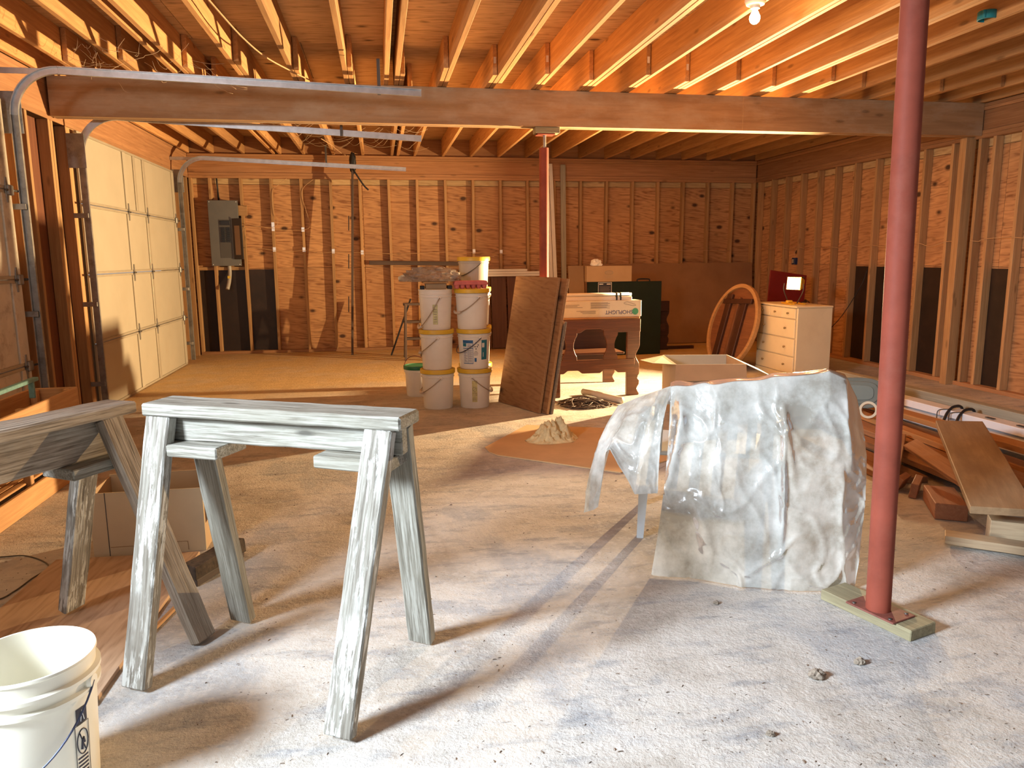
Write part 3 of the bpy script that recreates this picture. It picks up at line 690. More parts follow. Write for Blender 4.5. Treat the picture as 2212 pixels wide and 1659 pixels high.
bR = [bucket('white bucket with yellow lid and square label at the bottom of the right stack', .825, 6.77, 0, lid=M_lid, ear=-1.85, bail_side=1),
      bucket('white bucket with blue printed labels in the middle of the right stack', .825, 6.77, P_, lid=M_lid, ear=-1.25, bail_mat=M_bail_dk, grip=False),
      bucket('white bucket with yellow lid holding the pink egg carton', .812, 6.77, 2 * P_, lid=M_lid, ear=-1.2)]
for i, lb in enumerate(('lowest bucket of the stack hidden behind the labelled buckets', 'second bucket up in the stack hidden behind the labelled buckets', 'third bucket up in the hidden rear stack below the cloudy bucket')):
    bucket(lb, .875, 7.09, i * P_, lid=M_lid, ear=-.3, drop=.1)
bucket('cloudy translucent bucket with yellow lid topping the rear stack', .872, 7.09, 3 * P_ + .001, H=.275, r0=.128, r1=.142, lid=M_lid, mat=M_clear, ear=-1.2, grip=False, bail_mat=M_dark_metal, drop=.12)
gb, _ = bucket('smaller white bucket with a green lid behind the left stack', .345, 7.44, 0, H=.30, r0=.115, r1=.130, lid=M_lid_green, ear=-.4, bail_up=True, bail_mat=M_pole_dark, grip=False, group='loose buckets')
def curved_patch(name, M, r, a0, a1, z0, z1, mat, parent, n=8, taper=.017 / .355):
    vs, fs = [], []
    for i in range(n + 1):
        a = a0 + (a1 - a0) * i / n
        for z in (z0, z1):
            rr = r + taper * z
            vs.append((rr * math.cos(a), rr * math.sin(a), z))
    for i in range(n): fs.append((2 * i, 2 * i + 2, 2 * i + 3, 2 * i + 1))
    return put(name, mesh_of(name, vs, fs, True, mat), parent, M)
# printed labels on the middle right bucket
t, M = bR[1]; r = .1312
curved_patch('blue_label_header', M, r, -2.45, -1.75, .235, .262, M_label_blue, t)
lb = curved_patch('printed_label', M, r, -2.45, -1.75, .05, .234, M_label_white, t)
curved_patch('blue_label_band', M, r + .0004, -2.45, -2.2, .205, .234, M_label_teal, lb); curved_patch('blue_label_rule', M, r + .0004, -2.12, -2.10, .055, .19, M_label_blue, lb)
curved_patch('label_border', M, r + .0004, -1.775, -1.75, .05, .234, M_label_blue, lb); curved_patch('label_border', M, r + .0004, -2.45, -1.75, .05, .056, M_label_blue, lb)
curved_patch('label_border', M, r + .0004, -2.45, -1.75, .186, .192, M_label_blue, lb)
for i in range(13):
    z = .066 + i * .0088
    curved_patch('text_line', M, r + .0005, -2.40, -2.15 - .04 * (i % 3), z, z + .0028, M_ink_blue, lb, 4)
    curved_patch('text_line', M, r + .0005, -2.08, -1.80 - .05 * (i % 2), z, z + .0028, M_ink_blue, lb, 4)
for i in range(4): curved_patch('text_line', M, r + .0005, -2.12, -1.82 - .03 * i, .198 + i * .008, .2005 + i * .008, M_ink_blue, lb, 4)
curved_patch('blue_square_mark', M, r, -1.67, -1.53, .068, .103, M_label_blue, t, 4)
for i, (a, b) in enumerate(((-1.70, -1.46), (-1.72, -1.42), (-1.70, -1.44), (-1.66, -1.50))): curved_patch('printed_line', M, r, a, b, .128 + i * .011, .131 + i * .011, M_ink, t, 4)
for (a, z) in ((-1.66, .20), (-1.52, .20), (-1.6, .18), (-1.46, .215), (-1.6, .235)): curved_patch('printed_mark', M, r, a, a + .07, z, z + .009, M_ink, t, 4)
curved_patch('teal_panel', M, r, -1.20, -.75, .085, .262, M_label_teal, t); curved_patch('white_emblem', M, r + .0005, -1.16, -.98, .195, .235, M_label_white, t); curved_patch('white_figure', M, r + .0005, -1.08, -1.04, .11, .15, M_label_white, t)
t, M = bR[0]
lb = curved_patch('warning_label', M, .1308, -1.86, -1.52, .06, .255, M_gold, t)
rg = []
for i in range(25):
    f = 2 * pi * i / 24; a = -1.69 + .13 * math.cos(f); z = .178 + .019 * math.sin(f); rr = .1316 + .048 * z
    rg.append(M @ V((rr * math.cos(a), rr * math.sin(a), z)))
tube('warning_ring', rg[:-1], .0016, M_ink_grey, lb, 5, True)
tube('warning_slash', [rg[3], rg[15]], .0016, M_ink_grey, lb, 5)
for i in range(7): curved_patch('text_line', M, .1313, -1.84, -1.56 - .04 * (i % 2), .075 + i * .011, .078 + i * .011, M_ink_grey, lb, 4)
t, M = bL[2]; lb = curved_patch('shiny_label', M, .1308, -1.83, -1.52, .05, .225, M_gold, t)
for i in range(6): curved_patch('text_line', M, .1313, -1.78, -1.58, .07 + i * .022, .076 + i * .022, M_ink_grey, lb, 4)
# foreground bucket
fb = thing('open_bucket', (-.905, 1.945, 0), 'open empty white bucket in the lower left corner', 'bucket', 'loose buckets'); M = T(-.905, 1.945, 0)
H_, r0, r1 = .372, .130, .149; rr = lambda q: r0 + (r1 - r0) * q / H_
prof = [(0, .008), (r0 - .012, .008), (r0 - .01, 0), (r0 - .003, 0), (r0, .006), (rr(.275), .275), (rr(.275) + .011, .279), (rr(.285) + .011, .289), (rr(.292), .293), (rr(.312), .312), (rr(.312) + .012, .316), (rr(.32) + .012, .326), (rr(.33), .330), (rr(.362), .362), (rr(.362) + .004, .366), (r1 + .002, H_), (r1 - .003, H_), (r1 - .004, .366), (rr(.30) - .004, .30), (r0 - .005, .02), (r0 - .02, .014), (0, .014)]
lathe('body', prof, M_bucket_fg, fb, M, 72)
e = V((math.cos(-.15), math.sin(-.15), 0)); s_ = V((-.20, -.98, 0)); pts = []
for i in range(33):
    f = pi * i / 32; pts.append(V((-.905, 1.945, .30)) + e * (.158 * math.cos(f)) + s_ * (.160 * math.sin(f)) + V((0, 0, -.19 * math.sin(f))))
tube('bail', pts, .0028, M_bail_dk, fb, 6)
for sg in (1, -1): lathe('ear', [(0, -.008), (.020, -.008), (.022, 0), (.016, .008), (0, .009)], M_bucket_fg, fb, Matrix.Translation(V((-.905, 1.945, .30)) + e * sg * .150) @ e.to_track_quat('Z', 'Y').to_matrix().to_4x4(), 16)
curved_patch('warning_triangle_band', M, .1307, -.52, -.28, .205, .248, M_ink, fb, 6, .019 / .372)
for q in (0, 1): tube('white_letter_stroke', [M @ V((.1435 * math.cos(a), .1435 * math.sin(a), z)) for a, z in (((-.44, .212), (-.40, .240)), ((-.40, .240), (-.36, .212)))[q]], .0012, M_label_white, fb, 4)
lb = curved_patch('warning_label', M, .1307, -.56, -.26, .06, .204, M_bucket_fg, fb, 6, .019 / .372)
def on_b(a, z, k=.0012): q = .1307 + k + .019 / .372 * z; return M @ V((q * math.cos(a), q * math.sin(a), z))
tube('label_border', [on_b(a, z) for a, z in ((-.56, .06), (-.56, .13), (-.56, .204), (-.45, .204), (-.35, .204), (-.26, .204), (-.26, .13), (-.26, .06), (-.35, .06), (-.45, .06))], .0008, M_ink, lb, 4, True)
tube('warning_ring', [on_b(-.41 + .12 * math.cos(2 * pi * i / 24), .155 + .034 * math.sin(2 * pi * i / 24)) for i in range(24)], .0014, M_ink, lb, 5, True)
tube('warning_cross', [on_b(-.47, .18), on_b(-.36, .13)], .0016, M_ink, lb, 5); tube('child_figure', [on_b(-.44, .135), on_b(-.42, .158), on_b(-.40, .165), on_b(-.38, .15)], .0030, M_ink, lb, 5)
for i in range(5): curved_patch('text_line', M, .1313, -.53, -.30, .068 + i * .0105, .0735 + i * .0105, M_ink, lb, 4, .019 / .372)

# things on the bucket stacks
ec = thing('egg_carton', (.795, 6.72, 3 * P_ + .001), 'pink pulp egg carton lying on a yellow bucket lid', 'egg carton')
Me = T(.795, 6.72, 3 * P_ + .002) @ RZ(.03)
for ix in range(6):
    for iy in (-1, 1):
        lathe('egg_cup', [(0, 0), (.014, 0), (.021, .012), (.0235, .030), (.020, .034)], M_egg, ec, Me @ T(-.122 + ix * .0488, iy * .025, 0), 12)
pr = [(-.149, 0), (-.151, .008), (-.142, .034), (-.132, .037), (.132, .037), (.142, .034), (.151, .008), (.149, 0)]
lidm = prism('carton_lid', pr, .104, M_egg, ec, Me @ T(0, 0, .032) @ XZ, .004)
cb = thing('parts_tray', (.475, 6.78, 3 * P_), 'shallow brown cardboard tray on the top left bucket', 'tray')
box('tray_body', (.40, 6.70, 3 * P_ + .001), (.58, 6.86, 3 * P_ + .048), M_kraft, cb); box('tray_lid', (.375, 6.68, 3 * P_ + .050), (.60, 6.88, 3 * P_ + .064), M_crate, cb)
box('black_block', (.59, 6.70, 3 * P_ + .001), (.632, 6.80, 3 * P_ + .03), M_black, cb); box('black_block', (.352, 6.70, 3 * P_ + .001), (.39, 6.80, 3 * P_ + .03), M_black, cb)
def blob(name, c, size, mat, seed, parent=None, amp=.5, freq=3.0, flat=True, sub=4, ridged=False, kind=None):
    bm = bmesh.new(); bmesh.ops.create_icosphere(bm, subdivisions=sub, radius=1.0)
    for v in bm.verts:
        d = v.co.normalized(); n = noise.noise(d * freq + V((seed, seed * 2, 0))); n2 = noise.noise(d * freq * 2.7 + V((0, seed, seed)))
        n3 = noise.noise(d * freq * 6 + V((seed, 0, seed)))
        if ridged: n, n2 = 1 - 2 * abs(n), 1 - 2 * abs(n2)
        k = 1 + amp * (n * .6 + n2 * .35 + n3 * .18); v.co = V((d.x * size[0], d.y * size[1], d.z * size[2])) * k
        if flat and v.co.z < -size[2] * .35: v.co.z = -size[2] * .35 + .002 * n3
    zmin = min(v.co.z for v in bm.verts)
    for v in bm.verts: v.co.z -= zmin
    me = bpy.data.meshes.new(name); bm.to_mesh(me); bm.free(); me.materials.append(mat)
    me.polygons.foreach_set('use_smooth', [not ridged] * len(me.polygons))
    return put(name, me, parent, Matrix.Translation(V(c)))
tag(blob('plastic_bag', (.46, 6.78, 3 * P_ + .066), (.19, .10, .075), M_bagfilm, 5, amp=.62, freq=1.5, ridged=True), 'crumpled smoky plastic bag heaped on the top left bucket', 'plastic bag')
tag(box('paper_scrap', (.90, 6.98, 3 * P_ + .280), (1.05, 7.10, 3 * P_ + .283), M_kraft), 'pale card scrap poking out over the cloudy bucket lid', 'card scrap')

# ------------------------------------------------------------------ leaning plywood panels
eu = V((.272, -.642, 0)).normalized(); en = V((.92, .39, 0)).normalized(); B0 = V((1.071, 6.91, 0))
def lean_panel(name, label, off, u0, u1, ht, th, run, mat, mat_e, grp='leaning panels'):
    up = (V((0, 0, ht)) + en * run); L = up.length; up.normalize(); nn = eu.cross(up).normalized()
    c = B0 + en * off + eu * (u0 + u1) / 2 + up * (L / 2) + V((0, 0, .002))
    M = Matrix((eu, up, nn)).transposed().to_4x4(); M.translation = c
    t = thing(name, B0 + en * off, label, 'panel', grp)
    put('panel_face', box_mesh(u1 - u0, L, th * .9, mat, .001), t, M); 
    put('panel_edge', box_mesh(.006, L - .002, th, mat_e, .001), t, M @ T((u1 - u0) / 2 + .003, 0, 0))
    return t
lean_panel('leaning_panel', 'knotty brown plywood panel leaning in front beside the bucket stacks', .0, 0, .665, 1.165, .022, .21, M_panel, M_panel_edge)
lean_panel('leaning_panel', 'second plywood panel just behind the knotty front one', .035, .02, .735, 1.155, .024, .215, M_panel, M_panel_edge)
lean_panel('chipboard_panel', 'short grey panel at the back of the leaning boards', .075, .10, .745, .79, .020, .145, M_grey_panel, M_grey_panel)

# ------------------------------------------------------------------ dark oak trestle bench with shop light on it
tb = thing('oak_bench', (2.1, 7.3, 0), 'dark stained oak bench frame with scalloped rails under the shop light box', 'bench')
def scallop_leg(x0, x1, z0, z1, side=1):
    """upright with waists cut in its edges"""
    w = x1 - x0; pts = []; N = 30
    def cut(q):
        c = 0
        for (a, dpt, wd) in ((.62, .30, .16), (.10, .20, .08), (.28, .16, .05)):
            d = abs(q - a)
            if d < wd: c = max(c, dpt * (.5 + .5 * math.cos(pi * d / wd)))
        return c * w
    right = [(x1 - cut(i / N), z0 + (z1 - z0) * i / N) for i in range(N + 1)]
    left = [(x0, z1), (x0, z0)] if side == 1 else [(x0 + cut(i / N), z0 + (z1 - z0) * i / N) for i in range(N, -1, -1)]
    return right + left
def splat(x0, x1, z0, z1):
    w = x1 - x0; N = 20; f = lambda q: w * .24 * max(0, math.cos(pi * (q - .5) / .62)) ** .8 if abs(q - .5) < .31 else 0
    return [(x1 - f(i / N), z0 + (z1 - z0) * i / N) for i in range(N + 1)] + [(x0 + f(i / N), z0 + (z1 - z0) * i / N) for i in range(N, -1, -1)]
def scallop_rail(x0, x1, z0, z1, bumps, lower=True):
    N = 60; h = z1 - z0
    def bmp(x):
        b = 0
        for (c, wd, dp) in bumps:
            d = abs(x - c)
            if d < wd: b = max(b, dp * min(1, 1.6 * math.cos(pi / 2 * d / wd)))
        return b
    xs = [x0 + (x1 - x0) * i / N for i in range(N + 1)]
    if lower: return [(x, z0 + bmp(x)) for x in xs] + [(x1, z1), (x0, z1)]
    return [(x0, z0), (x1, z0)] + [(x, z1 - bmp(x)) for x in reversed(xs)]
for yy in (7.0, 7.78):
    O = T(0, yy, 0) @ XZ
    prism('end_post', scallop_leg(2.345, 2.470, .002, .63), .045, M_dkwood, tb, O, .003)
    prism('end_post', [(3.98 - 2.30 - (x - 2.345), z) for x, z in reversed(scallop_leg(2.345, 2.470, .002, .63))], .045, M_dkwood, tb, O, .003)
    prism('apron', scallop_rail(1.58, 2.472, .622, .748, ((2.0, .13, .035),)), .040, M_dkwood, tb, O @ T(0, 0, .012), .003)
    prism('splat', splat(2.105, 2.245, .335, .66), .028, M_dkwood, tb, O @ T(0, 0, .02), .002)
    prism('splat', splat(1.70, 1.84, .335, .66), .028, M_dkwood, tb, O @ T(0, 0, .02), .002)
    prism('stretcher', scallop_rail(1.58, 2.415, .232, .362, ((1.80, .09, .03), (2.16, .09, .03))), .034, M_dkwood, tb, O @ T(0, 0, .022), .003)
box('slat_top', (1.57, 6.99, .749), (2.47, 7.81, .766), M_crate, tb)
box('inner_panel', (1.62, 7.40, .30), (2.34, 7.42, .62), M_dkwood2, tb); box('shelf', (1.62, 7.05, .40), (2.34, 7.74, .42), M_dkwood, tb)
sb = thing('shop_light_box', (2.0, 7.08, .766), 'long pale carton printed SHOPLIGHT upside down lying on the oak bench', 'carton')
box('carton_body', (1.56, 7.0, .767), (2.478, 7.17, .925), M_shopbox, sb); box('carton_end', (2.4785, 6.998, .770), (2.486, 7.172, .923), M_label_white, sb)
FACE = lambda x, z, rot=0.0: T(x, 6.9985, z) @ XZ @ RZ(rot)
text_mesh('lettering', 'SHOPLIGHT', .052, M_ink_blue, sb, FACE(2.262, .815, pi))
sl = [(.030 * (1 + .10 * (i % 2)) * math.cos(2 * pi * i / 36), .030 * (1 + .10 * (i % 2)) * math.sin(2 * pi * i / 36)) for i in range(36)]
prism('green_seal', sl, .001, M_seal, sb, FACE(2.425, .818))
for (xa, xb, z) in ((1.98, 2.15, .905), (1.98, 2.17, .896), (1.98, 2.15, .884), (1.98, 2.17, .875), (1.98, 2.14, .864), (1.98, 2.17, .855), (1.68, 1.87, .888), (1.68, 1.85, .876), (1.68, 1.90, .864), (1.84, 2.03, .828), (1.88, 2.03, .818), (1.90, 2.03, .806)):
    box('printed_line', (xa, 6.9975, z - .0022), (xb, 6.9993, z + .0022), M_ink_grey, sb, ch=0)
tube('printed_lamp_drawing', [V((x, 6.9985, z)) for x, z in ((2.31, .900), (2.34, .912), (2.42, .886), (2.43, .876), (2.40, .872), (2.31, .893))], .0015, M_ink_grey, sb, 4, True)
sb2 = thing('shop_light_box', (2.0, 7.5, .766), 'plain unseen carton added behind the printed one on the oak bench to shade the far door', 'carton')  # unseen carton added to cast part of the shadow on the far door
box('carton_body', (1.56, 7.30, .767), (2.40, 7.72, .922), M_shopbox, sb2); box('tape_strip', (1.56, 7.49, .9222), (2.40, 7.53, .9232), M_kraft, sb2, ch=0)
sf = thing('shop_light_fixture', (2.0, 7.08, .926), 'white fluorescent fixture strapped with black bungee on the shop light carton', 'light fixture')
prism('housing', [(-.06, 0), (.06, 0), (.055, .03), (.03, .045), (-.03, .045), (-.055, .03)], .84, M_white_paint, sf, T(1.98, 7.085, .9262) @ RZ(pi / 2) @ XZ, .002)
for q in (-.035, .035): tube('fluorescent_tube', [(1.56, 7.085 + q, .982), (2.40, 7.085 + q, .982)], .013, M_white_paint, sf, 12)
for q in (2.245, 2.285): box('bungee_strap', (q - .007, 7.018, .9265), (q + .007, 7.150, .9985), M_black, sf, ch=.004)

# ------------------------------------------------------------------ dark green folding table, carton and bench at the back
gt = thing('folding_table', (3.28, 9.93, 0), 'dark green folded table standing upright with a black label', 'folding table')
box('table_half', (2.765, 9.90, .004), (3.80, 9.935, 1.003), M_green, gt); box('table_half', (2.765, 9.94, .004), (3.80, 9.975, 1.000), M_green, gt)
tube('handle', spline([(3.46, 9.935, 1.0), (3.47, 9.935, 1.028), (3.55, 9.935, 1.034), (3.63, 9.935, 1.028), (3.64, 9.935, 1.0)], 4), .010, M_black, gt, 8)
lb = box('black_label', (2.90, 9.895, .84), (3.09, 9.8995, .995), M_ink, gt, ch=0)
for (a, b, c, d) in ((2.90, 3.09, .990, .996), (2.90, 2.905, .84, .995), (3.085, 3.09, .84, .995)): box('label_border', (a, 9.893, c), (b, 9.8955, d), M_label_white, lb, ch=0)
for i, (a, b) in enumerate(((2.915, 2.97), (3.02, 3.075))): box('label_text', (a, 9.8935, .965), (b, 9.8955, .978), M_label_white, lb, ch=0)
for i in range(5): box('label_text', (2.925, 9.894, .86 + i * .018), (3.065 - .01 * (i % 2), 9.8955, .863 + i * .018), M_ink_grey, lb, ch=0)
ct = thing('parts_carton', (3.05, 9.94, 1.003), 'flat brown carton with an oval mark standing on the green table', 'carton')
box('carton_body', (2.735, 9.88, 1.004), (3.365, 9.985, 1.215), M_kraft, ct)
oval = [V((3.045 + .058 * math.cos(2 * pi * i / 28), 9.879, 1.125 + .026 * math.sin(2 * pi * i / 28))) for i in range(28)]
tube('oval_mark', oval, .0025, M_ink_grey, ct, 4, True); text_mesh('lettering', 'GRECO', .034, M_ink_grey, ct, T(3.045, 9.8785, 1.125) @ XZ)
for i, wd in enumerate((.075, .07, .05)): box('printed_line', (3.045 - wd, 9.8785, 1.082 - i * .014), (3.045 + wd, 9.8797, 1.0845 - i * .014), M_ink_grey, ct, ch=0)
tag(blob('paper_wad', (2.88, 9.93, 1.216), (.06, .045, .05), M_label_white, 2, amp=.6, freq=2.2, ridged=True, sub=3), 'small crumpled paper wad on top of the brown carton', 'paper wad')
db = thing('dark_side_frame', (4.0, 10.35, 0), 'very dark wooden chair frame standing right of the green table', 'furniture frame')
O = T(0, 10.35, 0) @ XZ
prism('end_post', [(x + 1.62, z * 1.1) for x, z in scallop_leg(2.345, 2.47, .002, .64)], .05, M_dkwood2, db, O, .003)
prism('end_post', [(x + 1.36, z * 1.1) for x, z in scallop_leg(2.345, 2.45, .002, .64)], .05, M_dkwood2, db, O, .003)
prism('rail', scallop_rail(3.70, 4.05, .56, .69, ((3.85, .08, .02),)), .04, M_dkwood2, db, O @ T(0, 0, .046), .002); prism('stretcher', scallop_rail(3.70, 4.02, .28, .38, ((3.85, .08, .02),)), .034, M_dkwood2, db, O @ T(0, 0, .044), .002)
box('foot_rail', (3.70, 10.37, .0), (4.5, 10.42, .045), M_dkwood2, db)
# large cardboard sheet leaning on the back wall
def lean_sheet(name, label, x0, x1, ht, y_bot, y_top, th, mat, cat, group=None, grain_up=False):
    c0, c1 = V(((x0 + x1) / 2, y_bot, th * .5)), V(((x0 + x1) / 2, y_top, ht))
    M, L = frame(c0, c1, (0, 1, 0))
    return tag(put(name, box_mesh(L, x1 - x0, th, mat, .001), None, M), label, cat, group)
lean_sheet('cardboard_sheet', 'big brown cardboard sheet leaning along the back wall', 3.05, 5.78, 1.225, 11.02, 11.21, .014, M_kraft_dk, 'cardboard')
lean_sheet('cardboard_sheet', 'taped tan cardboard sheet left of the green table on the back wall', 2.80, 3.04, 1.20, 10.96, 11.17, .012, M_kraft, 'cardboard')
for i in range(3): lean_sheet('dark_door_panel', ('widest dark brown panel', 'middle dark brown panel', 'rightmost dark brown panel')[i] + ' standing behind the bucket stacks', (1.30, 1.62, 1.86)[i], (1.60, 1.84, 2.22)[i], 1.055, 10.98 - .0 * i, 11.12, .03, M_dkpanel, 'panel', 'dark panels at the back wall')
for i, (x0, x1, z) in enumerate(((1.20, 2.40, 1.062), (1.10, 2.36, 1.098), (1.15, 2.16, 1.134))):
    tag(board('trim_board', (x0, 11.12, z + .017), (x1, 11.12, z + .017), .11, .033, M_white_paint), ('lowest', 'middle', 'topmost')[i] + ' white trim board stacked on the dark panels', 'board', 'white boards on the dark panels')
for i, (x, w, zt) in enumerate(((2.445, .05, 2.24), (2.487, .045, 2.68), (2.545, .055, 2.69))):
    tag(board('trim_board', (x + .08, 11.04, .001), (x, 11.235, zt), w, .02, M_white_paint, up=(0, 1, 0)), ('shorter white trim strip leaning left of the tall pair', 'thinner tall white trim strip beside the far red pole', 'wider tall white trim strip beside the far red pole')[i], 'board', 'white strips beside the far pole')
tag(board('grey_board', (2.735, 11.10, .001), (2.735, 11.245, 2.68), .075, .03, M_greywood, up=(0, 1, 0)), 'tall grey green board leaning beside the white trim strips', 'board')
dp = tag(board('dark_plank', (-.135, 11.26, 1.275), (1.22, 11.26, 1.250), .035, .06, M_dkplank), 'long dark plank fixed level across the back wall studs', 'plank')
bp = thing('dark_post', (-.41, 10.80, 0), 'thin dark post leaning at the back wall with black tabs', 'post')
board('post', (-.41, 10.80, 0), (-.30, 10.98, 2.72), .03, .085, M_dkplank, bp, up=(0, 1, 0))
for z, h in ((1.2, .2), (1.72, .2), (.6, .22)): 
    f = z / 2.72; board('black_tab', (-.41 + .11 * f - .05, 10.78 + .18 * f, z), (-.41 + .11 * (z + h) / 2.72 - .05, 10.78 + .18 * (z + h) / 2.72, z + h), .012, .03, M_black, bp, up=(0, 1, 0))
blob('black_strap_knot', (-.30, 10.96, 2.48), (.045, .04, .14), M_black, 9, bp, .5, 2.0, False, 3); tube('strap_tail', spline([(-.30, 10.93, 2.55), (-.24, 10.92, 2.45), (-.16, 10.92, 2.33), (-.10, 10.92, 2.27)], 5), .012, M_black, bp, 6)
# step stool and black board left of the buckets
st = thing('step_stool', (.40, 10.1, 0), 'small wooden step stool behind the left bucket stack', 'step stool')
for x in (.33, .56): board('leg', (x - .02, 10.0, .0), (x, 10.12, .74), .03, .055, M_dkplank, st, up=(0, 1, 0)); board('leg', (x - .02, 10.38, .0), (x, 10.16, .74), .03, .055, M_dkplank, st, up=(0, 1, 0))
for z, dy in ((.30, .05), (.52, .085), (.75, .13)): box('tread', (.30, 9.98 + dy, z - .03), (.60, 10.10 + dy, z), M_dkplank, st)
tag(board('black_board', (.13, 10.62, .004), (.42, 10.62, .78), .02, .10, M_black, up=(0, 1, 0)), 'black strip leaning slantwise behind the step stool', 'board')

# ------------------------------------------------------------------ dresser, work light, round table
dr = thing('dresser', (4.56, 7.79, 0), 'cream painted chest of drawers carrying the work light', 'dresser')
X0d, X1d, Y0d, Y1d = 4.345, 4.765, 7.385, 8.24
box('carcass', (X0d + .018, Y0d, .0), (X1d, Y1d, .782), M_dresser, dr, ch=.004); box('top', (X0d - .004, Y0d - .006, .783), (X1d + .004, Y1d + .006, .803), M_dresser, dr, ch=.005)
def drawer(y0, y1, z0, z1, knobs):
    d = box('drawer', (X0d, y0 + .004, z0 + .004), (X0d + .0175, y1 - .004, z1 - .004), M_dresser, dr, ch=.004)
    for ky in knobs:
        lathe('knob', [(0, .024), (.010, .022), (.013, .016), (.008, .009), (.006, 0)], M_knob, d, T(X0d - .001, ky, (z0 + z1) / 2) @ Matrix.Rotation(-pi / 2, 4, 'Y'), 14)
ym = (Y0d + Y1d) / 2
for k in range(3):
    a = Y0d + .02 + k * (Y1d - Y0d - .04) / 3; b = a + (Y1d - Y0d - .04) / 3; drawer(a, b, .665, .778, [(a + b) / 2])
for z0, z1 in ((.455, .662), (.258, .452), (.070, .255)): drawer(Y0d + .02, Y1d - .02, z0, z1, [Y0d + .2, Y1d - .2])
box('plinth', (X0d + .004, Y0d + .01, .002), (X0d + .0175, Y1d - .01, .066), M_dresser, dr)
wk = thing('work_light', (4.50, 7.74, .803), 'lit halogen work light on a yellow stand on the dresser', 'work light')
board('base_bar', (4.42, 7.60, .812), (4.48, 7.90, .812), .05, .016, M_lampyellow, wk); board('base_bar', (4.56, 7.60, .812), (4.60, 7.90, .812), .03, .016, M_lampyellow, wk)
box('switch_box', (4.40, 7.665, .821), (4.46, 7.715, .85), M_lampyellow, wk, ch=.006)
HC = V((4.455, 7.66, 1.035)); hd = V((-.90, -.36, .08)).normalized(); hs = V((-hd.y, hd.x, 0)).normalized(); hu = hd.cross(hs) * -1
if hu.z < 0: hu = -hu
HM = Matrix((hs, hu, hd)).transposed().to_4x4(); HM.translation = HC
for sg in (-1, 1): tube('stand_wire', spline([V((4.50, 7.74 + sg * .09, .82)), HC + hs * sg * -.125 - V((0, 0, .08)), HC + hs * sg * -.125], 5), .006, M_dark_metal, wk, 8)
wh = put('lamp_housing', None, wk, HM) if False else None
hw, hh = .092, .070
hv = [(-hw, -hh, 0), (hw, -hh, 0), (hw, hh, 0), (-hw, hh, 0), (-hw * .75, -hh * .6, -.09), (hw * .75, -hh * .6, -.09), (hw * .75, hh * .6, -.09), (-hw * .75, hh * .6, -.09)]
wh = put('lamp_housing', mesh_of('lamp_housing', hv, [(4, 7, 6, 5), (0, 4, 5, 1), (1, 5, 6, 2), (2, 6, 7, 3), (3, 7, 4, 0)], False, M_lampyellow), wk, HM)
M_glow = emit('halogen_glow', (1.0, .82, .50), 11.0)
put('lit_glass', box_mesh(hw * 1.86, hh * 1.86, .004, M_glow, 0), wh, HM @ T(0, 0, .004))
for i in range(5): tube('guard_wire', [HM @ V((-hw + .0176 + i * .0352, -hh, .018)), HM @ V((-hw + .0176 + i * .0352, hh, .018))], .0022, M_dark_metal, wh, 6)
for q in (-hh, hh): tube('guard_wire', [HM @ V((-hw, q, .018)), HM @ V((hw, q, .018))], .0025, M_dark_metal, wh, 6)
tube('carry_handle', [HM @ V((-hw * .5, hh * .5, -.08)), HM @ V((-hw * .5, hh * 1.05, -.11)), HM @ V((hw * .5, hh * 1.05, -.11)), HM @ V((hw * .5, hh * .5, -.08))], .007, M_black, wh, 8)
LAMP_POS = HM @ V((0, 0, .030))
area_light('halogen_light', LAMP_POS, LAMP_POS + V((-.94, -.22, .22)), .11, .045, LAMP_W, (1.0, .69, .36), 132.0)
tube('power_cord', spline([(4.60, 7.80, .81), (4.80, 7.9, .80), (4.86, 8.1, .45), (5.1, 8.3, .30), (5.5, 8.4, .55), (5.78, 8.42, .95), (5.83, 8.38, 1.16)], 6), .005, M_black, wk, 6)
rt = thing('round_table_top', (4.0, 8.446, 0), 'round wooden table top leaning underside out against the dresser', 'table top')
nrm = V((-.961, -.071, .268)).normalized(); hx = V((.0738, -.9973, 0)).normalized(); wv = nrm.cross(hx).normalized()
RM = Matrix((hx, wv, nrm)).transposed().to_4x4(); RM.translation = V((4.122, 8.446, .5185 * math.sqrt(1 - nrm.z ** 2) - .002 + .014)); R_ = .517
lathe('disc', [(0, -.045), (R_ - .03, -.045), (R_ - .03, -.030), (0, -.030)], M_round, rt, RM, 64)
lathe('rim', [(R_ - .045, -.045), (R_ - .002, -.050), (R_, -.044), (R_, -.004), (R_ - .004, 0), (R_ - .040, 0), (R_ - .045, -.003), (R_ - .045, -.030)], M_round_rim, rt, RM, 72)
for (u, w, m_, L) in ((-.19, .11, M_dkwood2, .80), (.03, .05, M_round, .74), (.16, .10, M_dkwood2, .66)):
    M2 = RM @ T(u, -.02, -.012) @ RZ(pi / 2 + .03); put('batten', box_mesh(L, w, .034, m_, .003), rt, M2)
put('cross_rail', box_mesh(.62, .055, .03, M_dkwood2, .003), rt, RM @ T(0, -.30 if wv.z < 0 else .30, -.002) @ RZ(.05))
_M, _L = frame((5.12, 9.05, .02), (5.28, 9.22, 1.11), (0, 1, 0), 0)
tag(put('red_board', box_mesh(_L, .52, .02, M_red, .002), None, _M), 'dark red board leaning aslant behind the work light', 'board')
